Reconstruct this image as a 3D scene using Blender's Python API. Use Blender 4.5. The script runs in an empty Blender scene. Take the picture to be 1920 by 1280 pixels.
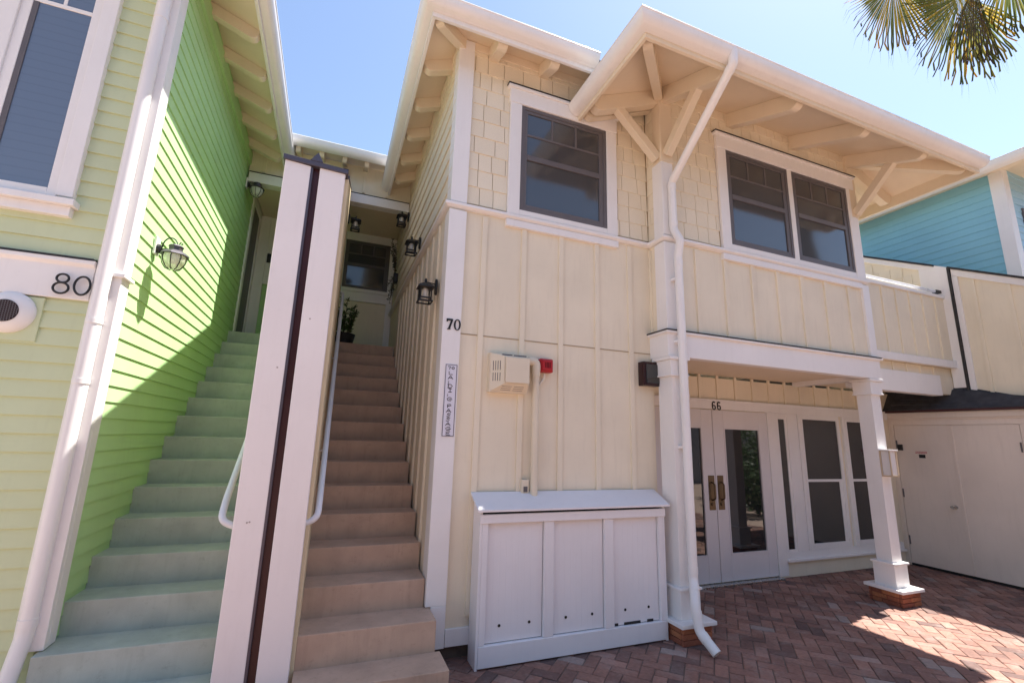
import bpy, bmesh, math, random
from mathutils import Vector, Matrix
random.seed(7)
S = bpy.context.scene
COL = S.collection

# ------------------------------------------------------------------ helpers
class MB:
    def __init__(s): s.v = []; s.f = []; s.c = []
    def poly(s, pts, col=None):
        b = len(s.v); s.v += [tuple(p) for p in pts]; s.f.append(tuple(range(b, b+len(pts)))); s.c.append(col)
    def hexa(s, p, col=None):                      # 8 points: bottom ring 0-3, top ring 4-7
        b = len(s.v); s.v += [tuple(q) for q in p]
        for q in ((3,2,1,0),(4,5,6,7),(0,1,5,4),(1,2,6,5),(2,3,7,6),(3,0,4,7)):
            s.f.append(tuple(b+i for i in q)); s.c.append(col)
    def box(s, x0, x1, y0, y1, z0, z1, col=None):
        if x0 > x1: x0, x1 = x1, x0
        if y0 > y1: y0, y1 = y1, y0
        if z0 > z1: z0, z1 = z1, z0
        s.hexa([(x0,y0,z0),(x1,y0,z0),(x1,y1,z0),(x0,y1,z0),(x0,y0,z1),(x1,y0,z1),(x1,y1,z1),(x0,y1,z1)], col)
    def prism(s, poly, ext, col=None):             # polygon of 3-D points extruded by vector
        n = len(poly); b = len(s.v); e = Vector(ext)
        s.v += [tuple(p) for p in poly] + [tuple(Vector(p)+e) for p in poly]
        s.f.append(tuple(b+i for i in reversed(range(n)))); s.c.append(col)
        s.f.append(tuple(b+n+i for i in range(n))); s.c.append(col)
        for i in range(n):
            j = (i+1) % n
            s.f.append((b+i, b+j, b+n+j, b+n+i)); s.c.append(col)
    def bar(s, p, q, w, h, up=(0,0,1)):            # rectangular bar from p to q
        p, q = Vector(p), Vector(q); d = (q-p).normalized(); u = Vector(up)
        r = d.cross(u).normalized(); u = r.cross(d).normalized()
        pr = [r*a*w/2+u*c*h/2 for a, c in ((-1,-1),(1,-1),(1,1),(-1,1))]
        s.hexa([p+k for k in pr]+[q+k for k in pr])
    def tube(s, pts, r, n=12, cap=True):
        pts = [Vector(p) for p in pts]; b = len(s.v); m = len(pts)
        rr = r if isinstance(r, (list, tuple)) else [r]*m
        ref = None
        for i, p in enumerate(pts):
            d = (pts[min(i+1, m-1)]-pts[max(i-1, 0)]).normalized()
            if ref is None:
                ref = Vector((0,0,1)) if abs(d.z) < .9 else Vector((1,0,0))
            a = d.cross(ref).normalized(); c = a.cross(d).normalized(); ref = c
            for k in range(n):
                t = 2*math.pi*k/n
                s.v.append(tuple(p+(a*math.cos(t)+c*math.sin(t))*rr[i]))
        for i in range(m-1):
            for k in range(n):
                k2 = (k+1) % n
                s.f.append((b+i*n+k, b+i*n+k2, b+(i+1)*n+k2, b+(i+1)*n+k)); s.c.append(None)
        if cap:
            s.f.append(tuple(b+k for k in reversed(range(n)))); s.c.append(None)
            s.f.append(tuple(b+(m-1)*n+k for k in range(n))); s.c.append(None)
    def lathe(s, cx, cy, prof, n=20, axis='z', o=0.0):   # profile (r, h); axis z about (cx,cy), or axis y about (x=cx, z=cy) from y=o
        b = len(s.v); m = len(prof)
        for r, h in prof:
            for k in range(n):
                t = 2*math.pi*k/n
                if axis == 'z': s.v.append((cx+r*math.cos(t), cy+r*math.sin(t), h))
                else: s.v.append((cx+r*math.cos(t), o+h, cy+r*math.sin(t)))
        for i in range(m-1):
            for k in range(n):
                k2 = (k+1) % n
                s.f.append((b+i*n+k, b+i*n+k2, b+(i+1)*n+k2, b+(i+1)*n+k)); s.c.append(None)
        s.f.append(tuple(b+k for k in reversed(range(n)))); s.c.append(None)
        s.f.append(tuple(b+(m-1)*n+k for k in range(n))); s.c.append(None)
    def sweep(s, path, prof, side=1):              # closed profile (d outward, z) along a plan path with mitred corners
        P = [Vector((p[0], p[1])) for p in path]; m = len(P); n = len(prof); b = len(s.v)
        zs = [p[2] for p in path]
        for i in range(m):
            def nrm(a, c):
                d = (c-a).normalized(); return Vector((d.y, -d.x))*side
            if i == 0: k = nrm(P[0], P[1])
            elif i == m-1: k = nrm(P[-2], P[-1])
            else:
                a, c = nrm(P[i-1], P[i]), nrm(P[i], P[i+1]); k = (a+c)/(1+a.dot(c))
            for d, z in prof: s.v.append((P[i].x+k.x*d, P[i].y+k.y*d, zs[i]+z))
        for i in range(m-1):
            for j in range(n):
                j2 = (j+1) % n
                s.f.append((b+i*n+j, b+i*n+j2, b+(i+1)*n+j2, b+(i+1)*n+j)); s.c.append(None)
        s.f.append(tuple(b+j for j in reversed(range(n)))); s.c.append(None)
        s.f.append(tuple(b+(m-1)*n+j for j in range(n))); s.c.append(None)
    def build(s, name, mat, parent=None, bevel=0.0, smooth=False, recalc=True):
        o = Vector((0,0,0))
        if parent is not None: o = abs_loc(parent)
        me = bpy.data.meshes.new(name)
        me.from_pydata([tuple(Vector(v)-o) for v in s.v], [], s.f)
        if any(c is not None for c in s.c):
            at = me.attributes.new('tint', 'FLOAT', 'FACE')
            for i, c in enumerate(s.c): at.data[i].value = c if c is not None else .5
        me.materials.append(mat)
        if recalc:
            bm = bmesh.new(); bm.from_mesh(me); bmesh.ops.recalc_face_normals(bm, faces=bm.faces); bm.to_mesh(me); bm.free()
        if smooth:
            for p in me.polygons: p.use_smooth = True
            me.set_sharp_from_angle(angle=math.radians(40))
        ob = bpy.data.objects.new(name, me); COL.objects.link(ob)
        if parent is not None: ob.parent = parent
        if bevel:
            m = ob.modifiers.new('bevel', 'BEVEL'); m.width = bevel; m.segments = 2; m.limit_method = 'ANGLE'; m.angle_limit = math.radians(40)
        return ob
def abs_loc(o):
    l = Vector(o.location)
    while o.parent is not None: o = o.parent; l += o.location
    return l
def thing(name, label, cat, loc=(0,0,0), group=None):
    o = bpy.data.objects.new(name, None); COL.objects.link(o); o.location = loc; o.empty_display_size = .2
    o['label'] = label; o['category'] = cat
    if group: o['group'] = group
    return o
def tag(o, label=None, cat=None, group=None, kind=None):
    if label: o['label'] = label
    if cat: o['category'] = cat
    if group: o['group'] = group
    if kind: o['kind'] = kind
    return o
def copy_tree(o, parent=None):
    c = o.copy(); COL.objects.link(c); c.parent = parent
    for ch in list(o.children): copy_tree(ch, c)
    return c

# ------------------------------------------------------------------ materials
def newmat(name):
    m = bpy.data.materials.new(name); m.use_nodes = True
    nt = m.node_tree; return m, nt, nt.nodes['Principled BSDF']
def N(nt, t, **k):
    n = nt.nodes.new(t)
    for a, v in k.items(): setattr(n, a, v)
    return n
def paint(name, col, rough=.55, var=.07, scale=3.0, bump=.05, bscale=140, spec=.35, grime=.0, speck=.0):
    m, nt, p = newmat(name); L = nt.links.new
    geo = N(nt, 'ShaderNodeNewGeometry')
    n1 = N(nt, 'ShaderNodeTexNoise'); n1.inputs['Scale'].default_value = scale; n1.inputs['Detail'].default_value = 5
    L(geo.outputs['Position'], n1.inputs['Vector'])
    r = N(nt, 'ShaderNodeMapRange'); r.inputs['To Min'].default_value = 1-var; r.inputs['To Max'].default_value = 1+var
    r.inputs['From Min'].default_value = .3; r.inputs['From Max'].default_value = .7
    L(n1.outputs['Fac'], r.inputs['Value'])
    mx = N(nt, 'ShaderNodeVectorMath', operation='SCALE'); mx.inputs[0].default_value = col
    L(r.outputs['Result'], mx.inputs['Scale'])
    out = mx.outputs['Vector']
    if grime > 0:                                   # streaks and specks of dirt with a shape of their own
        mp = N(nt, 'ShaderNodeMapping'); mp.inputs['Scale'].default_value = (9, 9, .9)
        L(geo.outputs['Position'], mp.inputs['Vector'])
        n2 = N(nt, 'ShaderNodeTexNoise'); n2.inputs['Scale'].default_value = 2.2; n2.inputs['Detail'].default_value = 7; n2.inputs['Roughness'].default_value = .65
        L(mp.outputs['Vector'], n2.inputs['Vector'])
        r2 = N(nt, 'ShaderNodeMapRange'); r2.inputs['From Min'].default_value = .52; r2.inputs['From Max'].default_value = .78
        r2.inputs['To Max'].default_value = grime
        L(n2.outputs['Fac'], r2.inputs['Value'])
        mi = N(nt, 'ShaderNodeMix', data_type='RGBA'); mi.inputs['B'].default_value = (col[0]*.45, col[1]*.42, col[2]*.38, 1)
        L(r2.outputs['Result'], mi.inputs['Factor']); L(out, mi.inputs['A']); out = mi.outputs['Result']
    if speck > 0:                                   # scuffs, chips and foot dirt
        n4 = N(nt, 'ShaderNodeTexNoise'); n4.inputs['Scale'].default_value = 22; n4.inputs['Detail'].default_value = 8; n4.inputs['Roughness'].default_value = .75
        L(geo.outputs['Position'], n4.inputs['Vector'])
        r4 = N(nt, 'ShaderNodeMapRange'); r4.inputs['From Min'].default_value = .56; r4.inputs['From Max'].default_value = .70; r4.inputs['To Max'].default_value = speck
        L(n4.outputs['Fac'], r4.inputs['Value'])
        m4 = N(nt, 'ShaderNodeMix', data_type='RGBA'); m4.inputs['B'].default_value = (col[0]*.5, col[1]*.48, col[2]*.45, 1)
        L(r4.outputs['Result'], m4.inputs['Factor']); L(out, m4.inputs['A']); out = m4.outputs['Result']
        n5 = N(nt, 'ShaderNodeTexNoise'); n5.inputs['Scale'].default_value = 7; n5.inputs['Detail'].default_value = 6
        L(geo.outputs['Position'], n5.inputs['Vector'])
        r5 = N(nt, 'ShaderNodeMapRange'); r5.inputs['From Min'].default_value = .55; r5.inputs['From Max'].default_value = .8; r5.inputs['To Max'].default_value = speck
        L(n5.outputs['Fac'], r5.inputs['Value'])
        m5 = N(nt, 'ShaderNodeMix', data_type='RGBA'); m5.inputs['B'].default_value = (min(1, col[0]*1.3), min(1, col[1]*1.32), min(1, col[2]*1.35), 1)
        L(r5.outputs['Result'], m5.inputs['Factor']); L(out, m5.inputs['A']); out = m5.outputs['Result']
    L(out, p.inputs['Base Color'])
    n3 = N(nt, 'ShaderNodeTexNoise'); n3.inputs['Scale'].default_value = bscale; n3.inputs['Detail'].default_value = 3
    L(geo.outputs['Position'], n3.inputs['Vector'])
    b = N(nt, 'ShaderNodeBump'); b.inputs['Strength'].default_value = bump; b.inputs['Distance'].default_value = .004
    L(n3.outputs['Fac'], b.inputs['Height']); L(b.outputs['Normal'], p.inputs['Normal'])
    r3 = N(nt, 'ShaderNodeMapRange'); r3.inputs['To Min'].default_value = rough-.08; r3.inputs['To Max'].default_value = rough+.08
    L(n1.outputs['Fac'], r3.inputs['Value']); L(r3.outputs['Result'], p.inputs['Roughness'])
    p.inputs['Specular IOR Level'].default_value = spec
    return m
def tinted(name, ramp, rough=.8, bump=.3, bscale=60, spec=.25, amp=.28, worn=0.0):      # colour of each piece from its own 'tint' attribute
    m, nt, p = newmat(name); L = nt.links.new
    a = N(nt, 'ShaderNodeAttribute', attribute_name='tint')
    cr = N(nt, 'ShaderNodeValToRGB'); el = cr.color_ramp.elements
    while len(el) < len(ramp): el.new(.5)
    for i, (pos, c) in enumerate(ramp): el[i].position = pos; el[i].color = (*c, 1)
    L(a.outputs['Fac'], cr.inputs['Fac'])
    geo = N(nt, 'ShaderNodeNewGeometry')
    n1 = N(nt, 'ShaderNodeTexNoise'); n1.inputs['Scale'].default_value = bscale; n1.inputs['Detail'].default_value = 6
    L(geo.outputs['Position'], n1.inputs['Vector'])
    n2 = N(nt, 'ShaderNodeTexNoise'); n2.inputs['Scale'].default_value = 1.7; n2.inputs['Detail'].default_value = 4
    L(geo.outputs['Position'], n2.inputs['Vector'])
    ad = N(nt, 'ShaderNodeMath', operation='ADD'); L(n1.outputs['Fac'], ad.inputs[0]); L(n2.outputs['Fac'], ad.inputs[1])
    r = N(nt, 'ShaderNodeMapRange'); r.inputs['From Min'].default_value = .6; r.inputs['From Max'].default_value = 1.4
    r.inputs['To Min'].default_value = 1-amp; r.inputs['To Max'].default_value = 1+amp
    L(ad.outputs[0], r.inputs['Value'])
    mx = N(nt, 'ShaderNodeVectorMath', operation='SCALE'); L(cr.outputs['Color'], mx.inputs[0]); L(r.outputs['Result'], mx.inputs['Scale'])
    fin = mx.outputs['Vector']
    if worn > 0:
        n6 = N(nt, 'ShaderNodeTexNoise'); n6.inputs['Scale'].default_value = 4.5; n6.inputs['Detail'].default_value = 9; n6.inputs['Roughness'].default_value = .7
        L(geo.outputs['Position'], n6.inputs['Vector'])
        r6 = N(nt, 'ShaderNodeMapRange'); r6.inputs['From Min'].default_value = .5; r6.inputs['From Max'].default_value = .72; r6.inputs['To Max'].default_value = worn
        L(n6.outputs['Fac'], r6.inputs['Value'])
        m6 = N(nt, 'ShaderNodeMix', data_type='RGBA'); m6.inputs['B'].default_value = (.36,.31,.28,1)
        L(r6.outputs['Result'], m6.inputs['Factor']); L(fin, m6.inputs['A']); fin = m6.outputs['Result']
        n7 = N(nt, 'ShaderNodeTexNoise'); n7.inputs['Scale'].default_value = 1.6; n7.inputs['Detail'].default_value = 8; n7.inputs['Roughness'].default_value = .65
        L(geo.outputs['Position'], n7.inputs['Vector'])
        r7 = N(nt, 'ShaderNodeMapRange'); r7.inputs['From Min'].default_value = .52; r7.inputs['From Max'].default_value = .7; r7.inputs['To Max'].default_value = worn
        L(n7.outputs['Fac'], r7.inputs['Value'])
        m7 = N(nt, 'ShaderNodeMix', data_type='RGBA'); m7.inputs['B'].default_value = (.07,.05,.045,1)
        L(r7.outputs['Result'], m7.inputs['Factor']); L(fin, m7.inputs['A']); fin = m7.outputs['Result']
    L(fin, p.inputs['Base Color'])
    b = N(nt, 'ShaderNodeBump'); b.inputs['Strength'].default_value = bump; b.inputs['Distance'].default_value = .006
    L(n1.outputs['Fac'], b.inputs['Height']); L(b.outputs['Normal'], p.inputs['Normal'])
    p.inputs['Roughness'].default_value = rough; p.inputs['Specular IOR Level'].default_value = spec
    return m
def simple(name, col, rough=.5, metal=0.0, spec=.5):
    m, nt, p = newmat(name)
    geo = N(nt, 'ShaderNodeNewGeometry'); n1 = N(nt, 'ShaderNodeTexNoise'); n1.inputs['Scale'].default_value = 25
    nt.links.new(geo.outputs['Position'], n1.inputs['Vector'])
    r = N(nt, 'ShaderNodeMapRange'); r.inputs['To Min'].default_value = max(0, rough-.1); r.inputs['To Max'].default_value = min(1, rough+.1)
    nt.links.new(n1.outputs['Fac'], r.inputs['Value']); nt.links.new(r.outputs['Result'], p.inputs['Roughness'])
    p.inputs['Base Color'].default_value = (*col, 1); p.inputs['Metallic'].default_value = metal; p.inputs['Specular IOR Level'].default_value = spec
    return m
def glassdark(name, col=(.012,.013,.015), wave=.02, spec=1.0, rough=.03):
    m, nt, p = newmat(name)
    geo = N(nt, 'ShaderNodeNewGeometry'); n1 = N(nt, 'ShaderNodeTexNoise'); n1.inputs['Scale'].default_value = 1.3; n1.inputs['Detail'].default_value = 1
    nt.links.new(geo.outputs['Position'], n1.inputs['Vector'])
    b = N(nt, 'ShaderNodeBump'); b.inputs['Strength'].default_value = wave; b.inputs['Distance'].default_value = .1
    nt.links.new(n1.outputs['Fac'], b.inputs['Height']); nt.links.new(b.outputs['Normal'], p.inputs['Normal'])
    p.inputs['Base Color'].default_value = (*col, 1); p.inputs['Roughness'].default_value = rough; p.inputs['Specular IOR Level'].default_value = spec
    p.inputs['IOR'].default_value = 1.52
    return m
def clearglass(name, tint=(.9,.92,.9), a=.35):
    m, nt, p = newmat(name)
    p.inputs['Base Color'].default_value = (*tint, 1); p.inputs['Roughness'].default_value = .08
    p.inputs['Alpha'].default_value = a
    return m
def leafmat(name, cols, trans=.4):
    m, nt, p = newmat(name); L = nt.links.new
    a = N(nt, 'ShaderNodeAttribute', attribute_name='tint')
    cr = N(nt, 'ShaderNodeValToRGB'); el = cr.color_ramp.elements
    while len(el) < len(cols): el.new(.5)
    for i, c in enumerate(cols): el[i].position = i/(len(cols)-1); el[i].color = (*c, 1)
    L(a.outputs['Fac'], cr.inputs['Fac']); L(cr.outputs['Color'], p.inputs['Base Color'])
    p.inputs['Roughness'].default_value = .5
    t = N(nt, 'ShaderNodeBsdfTranslucent'); L(cr.outputs['Color'], t.inputs['Color'])
    mx = N(nt, 'ShaderNodeMixShader'); mx.inputs[0].default_value = trans
    L(p.outputs[0], mx.inputs[1]); L(t.outputs[0], mx.inputs[2]); L(mx.outputs[0], nt.nodes['Material Output'].inputs['Surface'])
    return m

M = {}
M['cream'] = paint('cream_paint', (.79,.71,.555), .6, .05, 2.0, .08, grime=.13, speck=.06)
M['shingle'] = tinted('cream_shingle', [(0,(.765,.685,.53)),(.5,(.79,.71,.555)),(1,(.81,.735,.58))], .65, .12, 90, amp=.06)
M['white'] = paint('white_trim_paint', (.82,.80,.78), .45, .03, 2.5, .04, grime=.08, speck=.05)
M['soffit'] = paint('cream_soffit_paint', (.76,.655,.50), .6, .04, 2.0, .04, grime=.06)
M['gutter'] = paint('white_gutter_enamel', (.82,.80,.78), .32, .04, 1.5, .02, grime=.10)
M['greenbounce'] = paint('green_siding_bounce_tint', (.46,.70,.33), .6, .05, 1.6, .06, grime=.08)  # same green paint as the front, with bounced light put into its colour
M['green'] = paint('green_siding_paint', (.57,.63,.40), .6, .05, 1.6, .06, grime=.08)
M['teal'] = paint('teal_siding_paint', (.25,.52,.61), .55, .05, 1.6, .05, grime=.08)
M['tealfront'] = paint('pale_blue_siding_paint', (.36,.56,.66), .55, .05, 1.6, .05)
M['tread_tan'] = paint('brown_stair_paint', (.51,.36,.265), .6, .10, 5, .25, 220, grime=.25, speck=.35)
M['tread_grey'] = paint('grey_stair_paint', (.42,.46,.41), .6, .10, 5, .25, 220, grime=.22, speck=.35)
M['fin'] = paint('divider_white_paint', (.82,.775,.755), .5, .03, 1.5, .04, grime=.07, speck=.06)
M['fintan'] = paint('divider_tan_paint', (.66,.55,.36), .55, .05, 2, .05)
M['maroon'] = paint('maroon_channel_paint', (.055,.016,.018), .4, .1, 6, .03)
M['flash'] = simple('dark_metal_flashing', (.035,.033,.035), .5, .3)
M['lead'] = simple('grey_lead_cap', (.10,.09,.11), .5, .5)
M['black'] = simple('black_iron', (.012,.012,.013), .45, .0, .5)
M['bronze'] = paint('bronze_frame', (.125,.115,.12), .45, .06, 5, .02)
M['nail'] = simple('painted_nail', (.42,.36,.34), .6)
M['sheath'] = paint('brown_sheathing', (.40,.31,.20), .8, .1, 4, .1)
M['champagne'] = simple('champagne_metal', (.62,.50,.36), .35, .4)
M['steel'] = simple('brushed_steel', (.55,.55,.54), .28, 1.0)
M['brass'] = simple('brass_plate', (.17,.13,.085), .4, 1.0)
M['rail'] = paint('white_rail_enamel', (.72,.74,.78), .3, .03, 4, .01)
M['glass'] = glassdark('window_glass')
M['glassup'] = glassdark('upstairs_glass', (.050,.056,.064), .03, .8, .09)
M['skyglass'] = glassdark('sky_tinted_blind_glass', (.035,.05,.085), .03)  # blue sky reflection painted into the base colour, over faint blind slats
nt_ = M['skyglass'].node_tree; ge_ = N(nt_, 'ShaderNodeNewGeometry'); sx_ = N(nt_, 'ShaderNodeSeparateXYZ'); nt_.links.new(ge_.outputs['Position'], sx_.inputs[0])
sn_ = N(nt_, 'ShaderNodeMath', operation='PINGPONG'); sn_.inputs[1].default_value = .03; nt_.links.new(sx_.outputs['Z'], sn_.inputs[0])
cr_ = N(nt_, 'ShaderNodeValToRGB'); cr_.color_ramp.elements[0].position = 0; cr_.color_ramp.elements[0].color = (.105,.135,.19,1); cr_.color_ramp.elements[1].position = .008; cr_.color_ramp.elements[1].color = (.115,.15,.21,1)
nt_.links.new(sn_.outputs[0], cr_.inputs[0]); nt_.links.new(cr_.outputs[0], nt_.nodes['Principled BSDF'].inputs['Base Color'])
M['screen'] = simple('insect_screen', (.035,.033,.035), .7, 0, .2)
M['interior'] = simple('dark_interior', (.03,.025,.022), .9)
M['roof'] = paint('dark_roof_shingle', (.045,.047,.055), .85, .25, 12, .6, 60)
M['bricks'] = tinted('paver_brick', [(0,(.14,.088,.078)),(.3,(.225,.125,.10)),(.6,(.28,.15,.115)),(.85,(.33,.19,.15)),(1,(.33,.26,.23))], .8, .45, 38, worn=.45)
M['pierbrick'] = tinted('pier_brick', [(0,(.22,.075,.05)),(.5,(.33,.115,.06)),(1,(.42,.17,.08))], .8, .4, 50)
M['mortar'] = paint('grey_mortar', (.16,.13,.11), .9, .15, 20, .4, 90)
M['cabinet'] = paint('white_cabinet_paint', (.80,.775,.78), .5, .03, 2, .03, grime=.07, speck=.05)
M['door'] = paint('door_enamel', (.70,.67,.67), .4, .03, 2, .02, grime=.06)
M['sheddoor'] = paint('shed_door_paint', (.74,.65,.57), .55, .05, 2, .04, grime=.12)
M['red'] = simple('red_plastic', (.42,.012,.018), .35)
M['darkred'] = simple('dark_maroon_plastic', (.03,.008,.01), .2)
M['beige'] = paint('beige_plastic', (.72,.64,.50), .45, .03, 4, .02)
M['signwhite'] = simple('sign_enamel', (.72,.72,.80), .35)
M['ink'] = simple('sign_ink', (.008,.007,.014), .6, 0, .1)
M['redink'] = simple('red_ink', (.45,.06,.09), .6)
M['lampglass'] = clearglass('lantern_glass', (.9,.88,.80), .32)
M['domeglass'] = clearglass('seeded_dome_glass', (.80,.80,.70), .6)
M['frost'] = simple('frosted_diffuser', (.75,.72,.70), .35)
M['plant'] = leafmat('shrub_leaves', [(.03,.06,.02),(.06,.11,.03),(.10,.17,.05)], .3)
M['dry'] = leafmat('dried_stems', [(.06,.07,.05),(.10,.11,.08)], .2)
M['palm'] = leafmat('palm_leaf', [(.15,.10,.08),(.09,.12,.03),(.20,.19,.04),(.55,.34,.04)], .6)
M['bark'] = paint('palm_bark', (.20,.15,.10), .9, .2, 14, .6, 40)
M['wood'] = paint('shrub_wood', (.12,.09,.06), .9, .2, 10, .5, 50)
M['rubber'] = simple('pot_plastic', (.02,.02,.022), .6)
M['oppwall'] = paint('opposite_wall_paint', (.26,.27,.28), .7, .06, 1, .05)

# ------------------------------------------------------------------ world, sun, camera
SUN_EL, SUN_AZ = math.radians(67), math.radians(6)       # azimuth from +X towards +Y
w = bpy.data.worlds.new('World'); S.world = w; w.use_nodes = True
bg = w.node_tree.nodes['Background']
sky = w.node_tree.nodes.new('ShaderNodeTexSky'); sky.sky_type = 'NISHITA'; sky.sun_disc = False
sky.sun_elevation = SUN_EL; sky.sun_rotation = math.pi/2-SUN_AZ; sky.air_density = 1.0; sky.dust_density = .6; sky.ozone_density = 1.0
tn = w.node_tree.nodes.new('ShaderNodeVectorMath'); tn.operation = 'MULTIPLY'; tn.inputs[1].default_value = (1.04, 1.0, .98)
w.node_tree.links.new(sky.outputs[0], tn.inputs[0]); w.node_tree.links.new(tn.outputs[0], bg.inputs[0]); bg.inputs[1].default_value = .10
ld = bpy.data.lights.new('sun', 'SUN'); ld.energy = 4.8; ld.angle = math.radians(.53); ld.color = (1, .95, .88)
lo = bpy.data.objects.new('sun', ld); COL.objects.link(lo); lo.location = (12, 3, 20)
sd = Vector((math.cos(SUN_EL)*math.cos(SUN_AZ), math.cos(SUN_EL)*math.sin(SUN_AZ), math.sin(SUN_EL)))
lo.rotation_euler = sd.to_track_quat('Z', 'Y').to_euler()
cd = bpy.data.cameras.new('camera'); cam = bpy.data.objects.new('camera', cd); COL.objects.link(cam); S.camera = cam
r_ = Vector((.93014454,-.36604027,.02908007)); u_ = Vector((-.10089798,-.1786367,.97872801)); f_ = Vector((.3530591,.91329264,.20309068))
mm = Matrix((r_, u_, -f_)).transposed().to_4x4(); mm.translation = (0, 0, 1.65); cam.matrix_world = mm
cd.sensor_width = 36; cd.lens = 855.9026/1920*36; cd.clip_start = .05; cd.clip_end = 500
vs = S.view_settings; vs.view_transform = 'Standard'; vs.look = 'None'; vs.exposure = 1.52; vs.gamma = 1
S.cycles.max_bounces = 10; S.cycles.diffuse_bounces = 6

# ------------------------------------------------------------------ ground
g = MB(); g.poly([(-60,-60,-.012),(60,-60,-.012),(60,60,-.012),(-60,60,-.012)])
def groundmat():
    m, nt, p = newmat('pale_bounce_brick_ground'); L = nt.links.new
    geo = N(nt, 'ShaderNodeNewGeometry')
    mp = N(nt, 'ShaderNodeMapping'); mp.inputs['Rotation'].default_value = (0,0,math.radians(45)); L(geo.outputs['Position'], mp.inputs['Vector'])
    br = N(nt, 'ShaderNodeTexBrick'); br.inputs['Scale'].default_value = 5; br.inputs['Color1'].default_value = (.50,.36,.29,1); br.inputs['Color2'].default_value = (.42,.30,.24,1)  # unseen ground kept paler than the patio bricks to bounce more light
    br.inputs['Mortar'].default_value = (.30,.25,.21,1); L(mp.outputs['Vector'], br.inputs['Vector']); L(br.outputs['Color'], p.inputs['Base Color'])
    p.inputs['Roughness'].default_value = .85
    return m
tag(g.build('ground', groundmat()), kind='structure')
pv = MB(); W_ = .1; c45 = math.sqrt(.5)
x0, x1, y0, y1 = -1.9, 8.3, -1.2, 4.7
rng = random.Random(3)
for i in range(-110, 140):
    for j in range(-140, 110):
        k = (i-j) % 4
        if k == 0: ux, uy, lx, ly = i*W_, j*W_, 2*W_, W_
        elif k == 3: ux, uy, lx, ly = i*W_, j*W_, W_, 2*W_
        else: continue
        cx, cy = ux+lx/2, uy+ly/2
        X, Y = (cx-cy)*c45+2, (cx+cy)*c45+2
        if not (x0 < X < x1 and y0 < Y < y1): continue
        gap = .003; ch = .005; dz = rng.uniform(-.003, .003); t1, t2 = rng.uniform(-.002, .002), rng.uniform(-.002, .002)
        a = rng.uniform(-.012, .012)
        def tr(px, py, z):
            qx, qy = px*math.cos(a)-py*math.sin(a)+cx, px*math.sin(a)+py*math.cos(a)+cy
            return ((qx-qy)*c45+2, (qx+qy)*c45+2, z)
        hx, hy = lx/2-gap, ly/2-gap; col = min(1, max(0, rng.gauss(.5, .24)))
        lo_ = [tr(sx*hx, sy*hy, -.012) for sx, sy in ((-1,-1),(1,-1),(1,1),(-1,1))]
        mi_ = [tr(sx*hx, sy*hy, -.004+dz) for sx, sy in ((-1,-1),(1,-1),(1,1),(-1,1))]
        hi_ = [tr(sx*(hx-ch), sy*(hy-ch), dz+sx*t1+sy*t2) for sx, sy in ((-1,-1),(1,-1),(1,1),(-1,1))]
        pv.poly(hi_, col)
        for q in range(4):
            q2 = (q+1) % 4
            pv.poly([mi_[q], mi_[q2], hi_[q2], hi_[q]], col)
            pv.poly([lo_[q], lo_[q2], mi_[q2], mi_[q]], col)
tag(pv.build('brick_patio', M['bricks'], recalc=False), kind='structure')
sb = MB(); sb.poly([(x0,y0,-.008),(x1,y0,-.008),(x1,y1,-.008),(x0,y1,-.008)])
tag(sb.build('sand_bed', M['mortar']), kind='structure')

# ------------------------------------------------------------------ cladding helpers
def lap_y(mb, y, x0, x1, z0, z1, e, t=.014):                     # lap boards on a wall facing -Y
    z = z0
    while z < z1-.01:
        zt = min(z+e, z1)
        mb.prism([(x0,y,z),(x0,y-t,z),(x0,y-.003,zt+.004),(x0,y,zt+.004)], (x1-x0,0,0)); z += e
def lap_x(mb, x, y0, y1, z0, z1, e, t=.014, s=1):                # lap boards on a wall facing +X (s=1) or -X (s=-1)
    z = z0
    while z < z1-.01:
        zt = min(z+e, z1)
        mb.prism([(x,y0,z),(x+s*t,y0,z),(x+s*.003,y0,zt+.004),(x,y0,zt+.004)], (0,y1-y0,0)); z += e
def shingles(mb, plane, c, a0, a1, z0, z1, e, s, rng, holes=()):   # tapered shingles; plane 'y' or 'x'
    z = z0; row = 0
    while z < z1-.02:
        zt = min(z+e, z1); a = a0-rng.uniform(0, .12)
        while a < a1:
            wd = rng.uniform(.115, .21); b0, b1 = max(a+.003, a0), min(a+wd-.003, a1)
            segs = [(b0, b1)]
            for h in holes:
                if h[2] < (z+zt)/2 < h[3]:
                    ns = []
                    for u0, u1 in segs:
                        if u1 <= h[0] or u0 >= h[1]: ns.append((u0, u1))
                        else:
                            if u0 < h[0]: ns.append((u0, h[0]))
                            if u1 > h[1]: ns.append((h[1], u1))
                    segs = ns
            for b0, b1 in segs:
                if b1-b0 < .01: continue
                t = .012+rng.uniform(0, .003); dz = rng.uniform(-.0015, .0015); col = min(1, max(0, rng.gauss(.5, .2)))
                if plane == 'y': mb.prism([(b0,c,z+dz),(b0,c+s*t,z+dz),(b0,c+s*.005,zt+.012),(b0,c,zt+.012)], (b1-b0,0,0), col)
                else: mb.prism([(c,b0,z+dz),(c+s*t,b0,z+dz),(c+s*.005,b0,zt+.012),(c,b0,zt+.012)], (0,b1-b0,0), col)
            a += wd
        z += e; row += 1
def gutter_prof(h=.12, d=.12):
    P = [(0, .0), (d-.004, .0), (d, -.006), (d, -.016), (d-.006, -.02)]
    for k in range(1, 10):
        t = k/9*math.pi/2; P.append(((d-.006)*math.cos(t)**.8, -.02-(h-.02)*math.sin(t)))
    return P

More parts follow.
